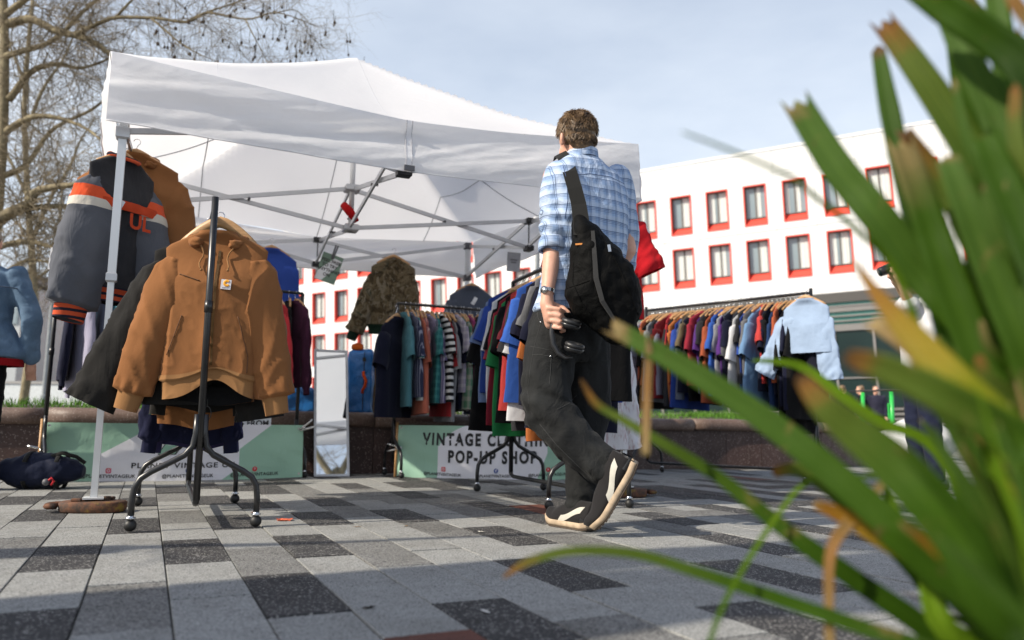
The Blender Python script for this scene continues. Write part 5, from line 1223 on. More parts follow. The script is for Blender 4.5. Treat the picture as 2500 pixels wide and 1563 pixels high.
MB().tube([(-.078, 0, -.0412), (-.0805, 0, -.0422)], [.028, .028], 20).build('lens_glass', MAT['dglass'], cmr, True)
MB().box((.045, 0, .055), (.05, .05, .03), Matrix.Rotation(-.35, 3, 'Y'), bev=.008).build('viewfinder_hump', MAT['blackpl'], cmr)
MB().tube([(.06, .06, .02), (.11, .09, -.10), (.16, .10, -.20), (.22, .06, -.26)], .006, 6).build('camera_strap', MAT['web'], cmr, True)
# passers-by far across the square
for (x, y, c, lb_) in ((2062, 1052, (.012, .012, .014), 'distant person in dark clothes left of the green scooters'), (2105, 1054, (.015, .016, .02), 'distant person in black between the green scooters'), (2143, 1055, (.03, .03, .05), 'distant person in dark jacket behind the middle scooter')):
    Yp = 22.; b_ = W(x, y, Yp); person(lb_, Vector((b_.x, Yp, -.05)), random.uniform(0, 6), 1.72, fabric('coat_%d' % x, c, .3), bl_t, MAT['hair'], .04, group='distant passers-by')
# ------------------------------------------------------------------ trees
tbk2 = NT('plane_bark'); v = tbk2.tc(); f = tbk2.noise(tbk2.mp(v, (1, 1, .4)), 9., 5, .65)
MAT['bark'] = tbk2.done(tbk2.ramp(f, [(.3, (.09, .07, .04)), (.5, (.19, .155, .09)), (.7, (.32, .27, .16))]), .85, tbk2.bump(f, .5, .02))
MAT['twig'] = plain('twig_bark', (.20, .16, .10), .85, var=.35, scale=3.)
def sub(pts, n):
    out = []
    for k in range(len(pts)-1):
        p0, p1, p2, p3 = [pts[min(max(q, 0), len(pts)-1)] for q in (k-1, k, k+1, k+2)]
        for i in range(n):
            t = i/n; out.append(.5*((2*p1)+(p2-p0)*t+(2*p0-5*p1+4*p2-p3)*t*t+(3*p1-p0-3*p2+p3)*t**3))
    out.append(pts[-1]); return out
def grow(mb, tw, p, d, L, r, lev, rr, droop, tips):
    n = 4 if lev < 2 else 3; pts = [p]; q = p.copy(); dd = d.copy()
    for k in range(n):
        dd = (dd + Vector((rr.gauss(0, .2), rr.gauss(0, .2), rr.gauss(0, .2)-droop*(k/n)))).normalized(); q = q+dd*(L/n); pts.append(q)
    (mb if lev < 1 else tw).tube(pts, [lerp(r, r*.35, k/n) for k in range(n+1)], 5 if lev < 1 else 3, False)
    if lev >= 3: tips.append(pts[-1]); return
    kids = (7, 6, 5)[lev]
    for k in range(kids):
        t = rr.uniform(.2, 1.); i = min(n-1, int(t*n)); c = pts[i].lerp(pts[i+1], t*n-i); ax = (pts[i+1]-pts[i]).normalized()
        side = Vector((rr.gauss(0, 1), rr.gauss(0, 1), rr.gauss(0, 1))); side = (side-ax*side.dot(ax)).normalized()
        grow(mb, tw, c, (ax*rr.uniform(.3, .9)+side*rr.uniform(.6, 1.1)).normalized(), L*rr.uniform(.42, .7), r*.55, lev+1, rr, droop+.05, tips)
def tree(label, base, trunk, limbs, seed, r0=.3, spawn=9, L1=1.7, lev0=1, group=None, fork=None, balls=0, ballsel=None):
    rr = random.Random(seed); r = thing('bare_tree', label, 'tree', base, 0, group); b = Vector(base); mb = MB(); tw = MB(); tips = []
    tm_ = MB(); tpts = sub([Vector(p)-b for p in trunk], 4); tm_.tube(tpts, [lerp(r0*1.15, r0*.5, (k/(len(tpts)-1))**.7) for k in range(len(tpts))], 14); tm_.build('trunk', MAT['bark'], r, True)
    for pts, ra, rb in limbs:
        P_ = sub([Vector(p)-b for p in pts], 5); m = len(P_); ra *= .6; rb *= .5
        P_ = [p+Vector((nz(p.x*1.3+seed, p.z, 1), nz(p.y+seed, p.z*1.2, 2), nz(p.x, p.z*1.4, 3)))*.10 for p in P_]
        lb_ = MB(); lb_.tube(P_, [lerp(ra, rb, k/(m-1)) for k in range(m)], 9); lb_.build('limb', MAT['bark'], r, True)
        ln_ = sum((a-c).length for a, c in zip(P_, P_[1:]))
        for k in range(int(spawn*ln_/2.)+3):
            t = rr.uniform(.06, 1.)**.9; i = min(m-2, int(t*(m-1))); c = P_[i].lerp(P_[i+1], t*(m-1)-i); ax = (P_[i+1]-P_[i]).normalized(); side = Vector((rr.gauss(0, 1), rr.gauss(0, 1), rr.gauss(0, 1))); side = (side-ax*side.dot(ax)).normalized()
            grow(mb, tw, c, (ax*.5+side).normalized(), L1*rr.uniform(.5, 1.1), lerp(ra, rb, t)*.14+.003, lev0, rr, .06, tips)
    cr_ = mb; cr_.add(tw.v, tw.f); tag(cr_.build('crown', MAT['twig'], r), kind='stuff')
    if balls:
        bb = MB(); sel = [t for t in tips if ballsel is None or ballsel(t+b)]; rr.shuffle(sel)
        for t in sel[:balls]:
            q = t+Vector((rr.uniform(-.05, .05), 0, -rr.uniform(.08, .22))); bb.tube([t, q], .004, 3, False); bb.ball(q, rr.uniform(.013, .022), 6, 5, (1, 1, 1.4))
        if sel: tag(bb.build('seed_balls', plain('seed_brown', (.045, .028, .016), .9), r), kind='stuff')
    return r
def px(L, Y0, Y1=None):
    n = len(L); return [W(x, y, lerp(Y0, Y1 if Y1 else Y0, k/max(1, n-1))) for k, (x, y) in enumerate(L)]
YT = 11.
bx = W(-60, 800, YT).x
trunk = [(bx-.3, YT, 0), (bx-.2, YT, 1.5), W(-30, 700, YT), W(0, 420, YT), W(10, 200, YT), W(8, 0, YT), W(-5, -200, YT)]
limbs = [(px([(5, 60), (73, 40), (127, 69), (189, 87), (233, 109), (284, 142), (360, 170), (430, 200)], YT, 10.4), .11, .04),
         (px([(189, 87), (233, 65), (284, 42), (364, 47), (462, 64), (509, 40), (593, 44), (673, 22), (767, 62)], 10.6, 9.8), .055, .010),
         (px([(-20, 620), (0, 543), (55, 510), (84, 470), (120, 459), (175, 453), (260, 430)], YT, 10.), .15, .05),
         (px([(0, 543), (73, 514), (160, 506), (240, 520)], YT, 10.3), .10, .04),
         (px([(-20, 610), (47, 590), (124, 597), (200, 620)], YT, 10.2), .08, .03), (px([(10, 660), (65, 630), (120, 635)], YT, 10.5), .06, .02),
         (px([(5, 330), (60, 300), (120, 290), (190, 310), (250, 340)], YT, 10.2), .09, .025), (px([(8, 250), (70, 190), (140, 160), (200, 165), (300, 130)], YT, 11.5), .09, .025),
         (px([(10, 150), (90, 120), (200, 30), (320, -40)], YT, 10.8), .08, .03), (px([(10, 30), (120, -30), (300, -90)], YT, 10.4), .09, .03),
         (px([(0, 430), (60, 400), (130, 330), (230, 270), (270, 230)], YT, 11.4), .08, .025), (px([(364, 47), (420, 90), (480, 130), (520, 150)], 10.3, 10.), .03, .008), (px([(462, 64), (540, 20), (640, -30)], 10.2, 9.9), .03, .01),
         (px([(284, 42), (340, -10), (430, -60)], 10.4, 10.), .035, .012), (px([(593, 44), (620, 90), (640, 130), (655, 160)], 9.9, 9.8), .016, .006), (px([(673, 22), (720, 20), (750, 50)], 9.8, 9.7), .014, .005)]
def inballs(p):
    d = p-EYE; q = d.dot(FWD); x = 1250+FPX*d.dot(RIGHT)/q; y = 781.5-FPX*d.dot(UP)/q; return x > 380 and -20 < y < 190
tree('large bare plane tree with hanging seed balls rising behind the left of the tent', (bx-.3, YT, 0), trunk, limbs, 4, .10, 22, 1.0, 1, None, None, 110, inballs)
# second bare tree further back on the left
Y2 = 19.; b2 = W(60, 900, Y2).x
tree('slender bare tree further back at far left behind the lamp column', (b2, Y2, 0), [(b2, Y2, 0), (b2+.1, Y2, 3), W(70, 520, Y2), W(60, 250, Y2), W(80, 0, Y2)],
     [(px([(70, 600), (130, 480), (180, 380), (230, 280)], Y2), .10, .03), (px([(65, 480), (20, 380), (-20, 300)], Y2), .09, .03), (px([(62, 300), (130, 180), (190, 60)], Y2), .09, .03), (px([(68, 700), (140, 640), (220, 600)], Y2), .07, .02), (px([(60, 200), (10, 80), (-30, 0)], Y2), .07, .02)], 8, .10, 7, 2.0, 1)
# unseen trees added beside the camera, placed and sized to cast the foreground shadows
SD = Vector((math.cos(SUN_AZ), math.sin(SUN_AZ), 0))
def offtree(label, hit, dist, seed, r0, hgt, spread, nl=4):
    b_ = Vector((hit.x, hit.y, 0))-SD*dist; rr = random.Random(seed)
    tr_ = [b_, b_+Vector((.03, 0, hgt*.35)), b_+Vector((-.05, .05, hgt*.7)), b_+Vector((.1, 0, hgt))]; lm = []
    for k in range(nl):
        a = math.radians(rr.uniform(-110, -30)); z = rr.uniform(.6, .98)*hgt; p0 = b_+Vector((0, 0, z)); dv = Vector((math.cos(a), math.sin(a), 0))*spread
        lm.append(([p0, p0+dv*.35+Vector((0, 0, .6)), p0+dv*.7+Vector((0, 0, 1.3)), p0+dv+Vector((0, 0, 1.7))], r0*.42, .02))
    return tree(label, b_, tr_, lm, seed, r0, 1, .8, 2, 'trees beside the photographer')
offtree('unseen bare tree added left of the camera to cast a trunk shadow', G(1000, 1420), 4.6, 21, .24, 5.6, 1.2, 2)
offtree('unseen thick bare tree added near the camera to shade the lower left paving', G(1000, 1530), 4.2, 22, .46, 5.6, 1.2, 2)
offtree('unseen short trunk added left of the camera to shade paving beside the rusty weight', G(100, 1345), 3.4, 23, .2, 2.75, .5, 1)  # stand-in for an unknown upright, kept short so its shadow ends early

# the tree behind the photographer that the mirror shows
mt_ = Vector((-1.45, 6.53, 0))+Vector((.529, -.848, 0))*14.
tree('bare forked tree across the square seen in the leaning mirror', mt_, [mt_, mt_+Vector((.05, 0, 3.2)), mt_+Vector((-.05, 0, 6.2)), mt_+Vector((.1, 0, 8.6))],
     [([mt_+Vector((.05, 0, 8.0)), mt_+Vector((.5, .2, 9.2)), mt_+Vector((1.1, .3, 10.8)), mt_+Vector((1.4, .3, 13.))], .2, .06), ([mt_+Vector((.05, 0, 8.2)), mt_+Vector((-.5, -.2, 9.4)), mt_+Vector((-1., -.4, 11.)), mt_+Vector((-1.2, -.5, 13.))], .18, .06), ([mt_+Vector((.5, .2, 9.2)), mt_+Vector((.4, .4, 11.)), mt_+Vector((.2, .5, 13.))], .12, .04)], 31, .24, 5, 1.6, 2, 'trees beside the photographer')
# ------------------------------------------------------------------ strappy plant in the foreground
def leaf_mat(name, stops, trans=.5, tint=(.30, .55, .06)):
    t = NT(name); uv = t.tc('UV'); s_ = t.sep(uv); ob = t.tc('Object')
    cmb = t.n('CombineXYZ'); t.l(t.m('MULTIPLY', s_[0], 9.), cmb.inputs[0]); t.l(t.m('MULTIPLY', s_[1], .8), cmb.inputs[1]); t.l(t.n('ObjectInfo').outputs['Random'], cmb.inputs[2])
    st = t.noise(cmb.outputs[0], 4.5, 6, .72); bl_ = t.noise(ob, 16., 4, .65, .6)
    pos = t.m('ADD', s_[1], t.m('MULTIPLY', t.m('SUBTRACT', bl_, .5), .22)); c = t.ramp(pos, stops)
    c = t.mix(t.mr(st, .35, .65, 0, .9), c, t.mix(1., c, (.45, .55, .38), 'MULTIPLY'))
    mid = t.m('ABSOLUTE', t.m('SUBTRACT', s_[0], .5)); c = t.mix(t.mr(mid, 0., .05, .5, 0.), c, t.mix(1., c, (1.5, 1.4, 1.3), 'MULTIPLY'))
    sp_ = t.noise(ob, 70., 3, .7); c = t.mix(t.mr(bl_, .62, .72, 0, .6), c, (.27, .19, .07)); c = t.mix(t.mr(sp_, .66, .72, 0, .5), c, (.14, .09, .04))
    t.done(c, t.mr(st, .3, .7, .32, .5), t.bump(st, .3, .002), Specular_IOR_Level=.12)
    tr = t.n('BsdfTranslucent'); t.l(t.mix(1., c, (1.7, 1.75, .55), 'MULTIPLY'), tr.inputs['Color']); mx = t.n('MixShader'); mx.inputs[0].default_value = trans
    t.l(t.p.outputs[0], mx.inputs[1]); t.l(tr.outputs[0], mx.inputs[2]); t.l(mx.outputs[0], t.t.nodes['Material Output'].inputs[0]); return t.mat
GRN = (.065, .140, .010); DGR = (.024, .062, .004); LGR = (.18, .30, .018); YEL = (.38, .30, .025); ORG = (.34, .17, .06); TAN = (.38, .27, .14); BRN = (.16, .085, .04); PAL = (.12, .21, .045)
LM = {'g': leaf_mat('leaf_green', [(0, DGR), (.5, GRN), (.96, PAL), (1, TAN)]), 'd': leaf_mat('leaf_dark', [(0, DGR), (.5, DGR), (.95, GRN), (1, BRN)], .42), 'y': leaf_mat('leaf_yellowing', [(0, GRN), (.4, LGR), (.62, YEL), (.88, (.40, .19, .03)), (1, TAN)]),
      't': leaf_mat('leaf_dry', [(0, TAN), (.5, ORG), (1, TAN)], .3), 'l': leaf_mat('leaf_bright', [(0, GRN), (.5, LGR), (1, LGR)], .45), 'b': leaf_mat('leaf_brown_tip', [(0, DGR), (.5, GRN), (.86, (.16, .21, .04)), (.94, (.34, .17, .05)), (1, BRN)]), 'p': leaf_mat('leaf_patchy', [(0, GRN), (.35, YEL), (.5, GRN), (.8, GRN), (1, TAN)])}
plant = thing('strap_leaf_plant', 'large blurred strap leaved plant with brown tips in the right foreground', 'plant', (.88, .82, 0))
pin = Matrix.Translation(plant.location).inverted()
def blade(pts, ws, Ys, mt, cup=.32, cut=False, base=True, name='leaf'):
    """pts from base to tip in picture measure, ws leaf widths there, Ys distances"""
    KY = .86; Ys = [y_*KY for y_ in (Ys if hasattr(Ys, "__len__") else [Ys]*len(pts))]
    n = len(pts); P_ = [W(x, y, Ys[k] if hasattr(Ys, '__len__') else Ys) for k, (x, y) in enumerate(pts)]
    if base:
        d = (P_[0]-P_[1]).normalized(); root = Vector((.88+random.uniform(-.10, .10), .82+random.uniform(-.09, .12), .02)); P_ = [root, root.lerp(P_[0], .55)+Vector((0, 0, .06))]+P_; ws = [ws[0]*.8, ws[0]*1.0]+list(ws)
        Yw = [None, None]+[Ys[k] if hasattr(Ys, '__len__') else Ys for k in range(n)]; Yw[0] = Yw[1] = Yw[2]
    else: Yw = [Ys[k] if hasattr(Ys, '__len__') else Ys for k in range(n)]
    S_ = 6; Q_ = sub(P_, S_); m = len(Q_); mb = MB(); mb.uv = []; rings = []; prevn = None
    for k, p in enumerate(Q_):
        f_ = k/S_; i = min(int(f_), len(ws)-2); wpx = lerp(ws[i], ws[i+1], f_-i); Yk = lerp(Yw[i], Yw[i+1], f_-i)
        if k == m-1 and not cut: wpx *= .08
        wd = wpx*Yk/FPX/2; t = (Q_[min(k+1, m-1)]-Q_[max(k-1, 0)]).normalized(); vw = (EYE-p).normalized()
        s_ = t.cross(vw); s_ = s_.normalized() if s_.length > .05 else (prevn or Vector((1, 0, 0)))
        if prevn is not None and s_.dot(prevn) < 0: s_ = -s_
        s_ = (s_+t.cross(s_)*.35*nz(p.x*5, p.z*5, len(pts))).normalized(); prevn = s_; n_ = s_.cross(t).normalized()
        wig = .0025*nz(p.x*30, p.y*30, p.z*30); up_ = [(-1., cup), (-.55, cup*.42), (0, 0), (.55, cup*.42), (1., cup)]
        if k == m-1 and cut: jag = [.012, -.006, .004, -.010, .006]
        else: jag = [0]*5
        th = .0012
        ring = [p+s_*(a*wd)+n_*(h*wd+wig)+t*jag[q] for q, (a, h) in enumerate(up_)]+[p+s_*(a*wd*.97)+n_*(h*wd+wig-th)+t*jag[4-q] for q, (a, h) in enumerate(reversed(up_))]
        rings.append(ring); mb.uv += [((a+1)/2, k/(m-1)) for a, h in up_]+[((a+1)/2, k/(m-1)) for a, h in reversed(up_)]
    mb.loft(rings); o = mb.build(name, LM[mt], plant, True); o.matrix_parent_inverse = pin; return o
B = blade
B([(2640, 1060), (2440, 870), (2320, 745), (2235, 650), (2145, 528), (2040, 402), (1945, 250)], [96, 96, 92, 88, 84, 78, 66], [.93, .95, .97, .99, 1.0, 1.03, 1.05], 'g', cut=True)
B([(2420, 1150), (2300, 760), (2215, 470), (2172, 270), (2142, 110)], [60, 58, 52, 50, 30], [1.0, 1.02, 1.05, 1.08, 1.1], 'd')
B([(2560, 760), (2460, 520), (2340, 320), (2235, 160), (2158, 55)], [95, 88, 80, 66, 52], [.92, .95, .98, 1.0, 1.02], 'b', cut=True)
B([(2620, 480), (2520, 190), (2420, 95), (2310, 20), (2200, -60)], [110, 100, 84, 80, 60], [.85, .86, .88, .9, .92], 'd')
B([(2420, 700), (2370, 420), (2340, 200), (2318, 40), (2312, -60)], [50, 46, 36, 30, 16], [1.05, 1.06, 1.08, 1.1, 1.12], 'g')
B([(2600, 900), (2500, 520), (2440, 300), (2360, 140), (2300, 0)], [90, 84, 80, 66, 50], [.9, .92, .94, .96, .98], 'g')
B([(2620, 700), (2540, 420), (2470, 220), (2440, 60), (2420, -80)], [80, 76, 64, 56, 40], [1.0, 1.0, 1.02, 1.03, 1.04], 'g')
B([(2640, 560), (2560, 300), (2480, 130), (2380, 30), (2330, -50)], [70, 60, 50, 40, 30], [1.1]*5, 'b')
B([(2520, 60), (2480, 10), (2450, -50)], [40, 34, 20], [.8]*3, 't', base=False)
B([(2560, 1300), (2420, 960), (2330, 720), (2260, 520), (2200, 350)], [100, 96, 88, 76, 60], [.88, .9, .92, .94, .95], 'p', cut=True)
B([(2600, 1150), (2500, 860), (2400, 620), (2300, 450), (2215, 330)], [80, 78, 70, 52, 34], [.95, .97, .98, 1.0, 1.0], 'b', cut=True)
B([(2620, 1250), (2540, 950), (2440, 700), (2360, 500), (2310, 380)], [100, 94, 86, 72, 50], [.83, .84, .86, .87, .88], 'g')
B([(2640, 1000), (2580, 760), (2520, 600), (2440, 430), (2400, 330)], [110, 104, 96, 80, 60], [.8, .8, .82, .84, .85], 'd')
# long low leaves reaching left
B([(2560, 1660), (2300, 1400), (2100, 1215), (1900, 1050), (1700, 915), (1500, 802)], [82, 78, 74, 66, 56, 40], [.86, .9, .95, 1.0, 1.04, 1.08], 'g', cut=True)
B([(2440, 1640), (2200, 1490), (1980, 1340), (1850, 1240), (1750, 1162), (1600, 1072), (1520, 1025), (1455, 985), (1418, 925)], [60, 52, 44, 36, 30, 24, 20, 20, 8], [1.0, 1.02, 1.05, 1.08, 1.1, 1.12, 1.14, 1.15, 1.15], 'b')
B([(2480, 1660), (2230, 1572), (2100, 1530), (1900, 1462), (1700, 1396), (1550, 1352), (1400, 1345), (1290, 1372), (1226, 1412)], [44, 38, 36, 32, 28, 24, 22, 20, 6], [.9, .95, .98, 1.02, 1.05, 1.08, 1.1, 1.11, 1.12], 'b')
B([(2520, 1560), (2330, 1300), (2191, 1146), (2090, 1060), (2009, 990), (1950, 915)], [130, 120, 112, 92, 66, 26], [.7, .72, .75, .77, .78, .79], 'b')
B([(2480, 1420), (2290, 1105), (2150, 1030), (2050, 962), (1950, 893), (1835, 880)], [28, 26, 24, 24, 22, 6], [1.15, 1.18, 1.2, 1.22, 1.24, 1.25], 'l')
B([(2640, 1180), (2500, 1080), (2300, 965), (2160, 900), (2060, 868)], [120, 104, 90, 74, 30], [.66, .68, .70, .72, .73], 'b')
B([(2640, 1290), (2500, 1100), (2330, 930), (2210, 800), (2140, 716), (2080, 632)], [110, 100, 86, 60, 30, 6], [.72, .75, .78, .82, .85, .88], 'y')
B([(2560, 1180), (2330, 960), (2230, 850), (2140, 792)], [80, 66, 50, 34], [.8, .84, .86, .88], 't', cut=True)
B([(2380, 1120), (2200, 690), (2090, 560), (1990, 480), (1930, 432), (1800, 374), (1662, 322)], [20, 18, 15, 14, 12, 9, 5], [.9, .88, .86, .84, .82, .80, .78], 'l')
B([(1715, 1640), (1745, 1530), (1785, 1440), (1850, 1330), (1930, 1215), (1968, 1180), (2010, 1166), (2150, 1163)], [12, 13, 13, 13, 12, 11, 10, 9], [.95, .97, 1.0, 1.03, 1.06, 1.07, 1.08, 1.1], 'l', base=False, name='stem')
B([(2028, 1640), (2024, 1480), (2030, 1345), (2080, 1268), (2168, 1166)], [22, 22, 26, 30, 16], [1.0, 1.0, 1.0, 1.02, 1.05], 't', base=False)
B([(2340, 1560), (2260, 1390), (2205, 1290), (2155, 1190)], [60, 46, 36, 8], [1.0, 1.02, 1.04, 1.05], 'l')
B([(1576, 1112), (1578, 1000), (1582, 900), (1584, 830)], [20, 20, 19, 12], [1.04, 1.05, 1.06, 1.06], 't', base=False, cut=True)
B([(2420, 1640), (2240, 1400), (2080, 1240), (1960, 1150), (1885, 1155)], [44, 42, 40, 34, 24], [1.05, 1.08, 1.1, 1.12, 1.13], 'b')
B([(2540, 1600), (2330, 1420), (2180, 1330), (2060, 1260), (1985, 1230)], [60, 56, 50, 40, 20], [.95, .98, 1.0, 1.02, 1.03], 'y')
B([(2600, 1640), (2400, 1480), (2250, 1370), (2140, 1290)], [90, 84, 70, 30], [.8, .82, .84, .85], 'd')
rb = random.Random(2)
for k in range(60):
    x0 = 2620+rb.uniform(-60, 120); y0 = 1700; x1 = 2150+k*7+rb.uniform(-25, 40); y1 = 1060+rb.uniform(-200, 260)+max(0, 20-k)*10
    Yk = rb.uniform(.62, 1.1); wk = rb.uniform(9, 42)
    B([(lerp(x0, x1, .15), lerp(y0, y1, .05)), (lerp(x0, x1, .45)+20, lerp(y0, y1, .38)), (lerp(x0, x1, .8)+15, lerp(y0, y1, .78)), (x1, y1)], [wk, wk*.95, wk*.75, wk*.2], [Yk]*4, rb.choice('ggdldpbty'))
for k in range(40):
    x1 = 2290+k*6.5; y1 = rb.uniform(60, 900); Yk = rb.uniform(.8, 1.2); wk = rb.uniform(18, 60)
    B([(2640+k*6, 1250), (2560+k*4, lerp(1250, y1, .5)), (lerp(2560, x1, .75), lerp(1250, y1, .8)), (x1, y1)], [wk, wk*.95, wk*.8, wk*.35], [Yk]*4, rb.choice('ggdgdpbyt'))
bd_ = MB(); bd_.grid(lambda u, v: Vector((lerp(.58, 1.5, u), lerp(.25, 1.3, v), .012+.05*math.sin(u*PI)*math.sin(v*PI)+.01*nz(u*9, v*9))), 24, 24); tag(bd_.build('flower_bed', soil_m), kind='structure')
# ------------------------------------------------------------------ banners
INK = plain('black_ink', (.014, .014, .015), .6)
def banner_mat(name, kind):
    t = NT(name); uv = t.tc('UV'); s_ = t.sep(uv); u, v = s_[0], s_[1]; ob = t.tc()
    grn = t.mix(t.noise(ob, 3., 3), (.27, .46, .345), (.31, .50, .385)); wht = t.mix(t.noise(ob, 4., 3), (.68, .68, .73), (.74, .74, .78))
    def circ(cx, cy, rx, ry): return t.m('LESS_THAN', t.m('ADD', t.m('POWER', t.m('DIVIDE', t.m('SUBTRACT', u, cx), rx), 2.), t.m('POWER', t.m('DIVIDE', t.m('SUBTRACT', v, cy), ry), 2.)), 1.)
    if kind == 1:
        left = t.m('ADD', .20, t.m('MULTIPLY', t.mr(v, .45, 1.15, 0, 1), .27)); right = t.m('ADD', .735, t.m('MULTIPLY', t.mr(v, .55, 1.0, 0, 1), .13)); r2 = t.m('SUBTRACT', right, t.m('MULTIPLY', t.mr(v, .22, .0, 0, 1), .07))
        w_ = t.m('MULTIPLY', t.m('GREATER_THAN', u, left), t.m('LESS_THAN', u, r2))
    else:
        w_ = t.m('MAXIMUM', t.m('MULTIPLY', t.m('GREATER_THAN', u, .235), t.m('MULTIPLY', t.m('LESS_THAN', u, .80), t.m('LESS_THAN', v, .62))), circ(.58, .5, .345, .60))
        w_ = t.m('MULTIPLY', w_, t.m('LESS_THAN', u, t.m('ADD', .80, t.m('MULTIPLY', t.mr(v, 0, .5, 0, 1), .06))))
    c = t.mix(w_, grn, wht); n_ = t.noise(t.mp(ob, (1, 1, .5)), 7., 4, .6, .6)
    return t.done(c, .55, t.bump(n_, .25, .03), Specular_IOR_Level=.35)
def banner(name, label, A, B_, h, matn, kind, lean=.05, bow=.0):
    A = Vector(A); B_ = Vector(B_); d = (B_-A); L = d.length; d.normalize(); nf = Vector((d.y, -d.x, 0))
    r = thing(name, label, 'banner', A)
    def S(u, v, off=0.):
        q = .014*nz(u*5, v*2.2, kind*3.)+.008*nz(u*13+v*4, v*5, kind)+.018*math.exp(-((u-.03)/.05)**2)*math.sin(v*9)
        return d*(u*L)+Vector((0, 0, .012+v*h-.018*math.sin(PI*u)*(1-v)*kind))+nf*(-lean*v+q+off+bow*math.sin(PI*u))
    MB().grid(lambda u, v: S(u, v), 70, 16, uv=True).build('sheet', matn, r, True)
    def put(txt, u, v, size, bold, mt, nm, sp=1.0, sx=1.0):
        me = text_mesh(txt, size, bold, sp); bm2 = bmesh.new(); bm2.from_mesh(me); bmesh.ops.triangulate(bm2, faces=bm2.faces); bm2.to_mesh(me); bm2.free()
        map_mesh(me, lambda p: S(u+p.x*sx/L, v+p.y/h, .0035)); return obj(nm, me, mt, r)
    def disc(u, v, rad, mt, nm, off=.003, sq=False):
        pts = []; n = 24
        for k in range(n):
            a = 2*PI*k/n; x, y = math.cos(a), math.sin(a)
            if sq: q = (abs(x)**5+abs(y)**5)**(-.2); x *= q; y *= q
            pts.append(S(u+x*rad/L, v+y*rad/h, off))
        return MB().add([S(u, v, off)]+pts, [(0, 1+k, 1+(k+1) % n) for k in range(n)]).build(nm, mt, r)
    def eyelet(u, v): MB().tube([S(u, v, 0), S(u, v, .003)], .009, 12).build('eyelet', MAT['steel'], r)
    for u, v in ((.02, .95), (.02, .05), (.985, .07), (.98, .93)): eyelet(u, v)
    return r, S, put, disc, L
IG = NT('pink_gradient_icon'); MATIG = IG.done(IG.mix(IG.noise(IG.tc(), 25., 1), (.55, .05, .28), (.62, .20, .05)), .6); FB = plain('blue_icon', (.05, .09, .30), .6); PN = plain('red_icon', (.55, .02, .03), .6); WH = plain('white_print', (.7, .7, .74), .6)
b1, S1, put1, disc1, L1_ = banner('vinyl_banner', 'green and white vinyl banner with a P logo behind the front left rack', (-3.24, 5.53, 0), (-1.62, 6.27, 0), .40, banner_mat('banner_print_logo', 1), 1)
put1('PLANET VINTAGE UK', .52, .27, .050, .02, INK, 'banner_lettering', 1.12, 1.35)
for u, tx in ((.24, '@PLANETVINTAGEUK'), (.535, '@PLANETVINTAGEUK'), (.80, '@PLANETVINTAGEUK')): put1(tx, u, .09, .032, .018, INK, 'banner_lettering', 1.05, 1.05)
def icons(disc, put, us, v, r):
    disc(us[0], v, r, MATIG, 'camera_icon', sq=True); disc(us[0], v, r*.55, WH, 'camera_icon_ring', .0042); disc(us[0], v, r*.36, MATIG, 'camera_icon_lens', .0054)
    disc(us[1], v, r, FB, 'round_icon'); put('f', us[1], v, r*1.9, .03, WH, 'round_icon_letter'); disc(us[2], v, r, PN, 'red_round_icon'); put('P', us[2], v, r*1.2, .02, WH, 'round_icon_letter')
icons(disc1, put1, (.24, .535, .80), .185, .018)
lg1 = MB()                                                              # slanted P outline logo
def poly(S, pts, off, mt, nm, par):
    me = MB().add([S(u, v, off) for u, v in pts], [tuple(range(len(pts)))]).mesh(nm); return obj(nm, me, mt, par)
GR2 = plain('banner_green_ink', (.25, .44, .33), .6)
poly(S1, [(.415, .46), (.470, .86), (.58, .90), (.625, .80), (.60, .64), (.535, .60), (.505, .60), (.485, .46)], .003, INK, 'logo_outline', b1)
poly(S1, [(.420, .475), (.473, .845), (.577, .885), (.618, .80), (.596, .655), (.533, .615), (.50, .615), (.480, .475)], .0042, GR2, 'logo_letter', b1)
poly(S1, [(.497, .70), (.515, .80), (.555, .81), (.572, .76), (.562, .72), (.53, .69)], .0054, INK, 'logo_counter', b1)
poly(S1, [(.505, .715), (.518, .79), (.55, .80), (.563, .76), (.555, .73), (.53, .705)], .0066, WH, 'logo_counter', b1)
b2_, S2, put2, disc2, L2_ = banner('vinyl_banner', 'green and white vinyl banner reading vintage clothing pop-up shop in the middle', (-.93, 6.55, 0), (.50, 6.46, 0), .41, banner_mat('banner_print_shop', 2), 2)
put2('VINTAGE CLOTHING', .535, .735, .124, .045, INK, 'banner_lettering', 1.30, .76)
put2('POP-UP SHOP', .545, .42, .124, .045, INK, 'banner_lettering', 1.30, .76)
for u in (.265, .565, .86): put2('@PLANETVINTAGEUK', u, .10, .030, .016, INK, 'banner_lettering', 1.05, .98)
icons(disc2, put2, (.27, .57, .865), .195, .018)
pole_m = MAT['wood']
for (par, S_, vs_) in ((b1, S1, 1.06), (b2_, S2, 1.06)):
    a, b = S_(-.004, -.02, .004), S_(-.006, vs_, .002); MB().tube([a, b], .011, 8).build('wooden_batten', pole_m, par, True)
def clamp(label, at, ang, flip=1):
    r = thing('spring_clamp', label, 'clamp', at, ang, 'steel spring clamps on the banners')
    for s_ in (-1, 1):
        m = MB(); m.tube([(.04, 0, s_*.003), (0, 0, s_*.012), (-.05, 0, s_*.022), (-.085, 0, s_*.030)], [.006, .008, .008, .007], 8); m.build('jaw', MAT['steel'], r, True)
    m = MB(); m.tube([(0, -.014, 0), (0, .014, 0)], .010, 10); m.build('spring', MAT['steel'], r, True); return r
clamp('steel spring clamp on the left edge of the logo banner', Vector((-3.24, 5.53, 0))+S1(.0, .52, .02), .45)
clamp('steel spring clamp on the top right corner of the logo banner', Vector((-1.62, 6.27, .39)), PI+.45).rotation_euler = (0, .5, PI+.2)
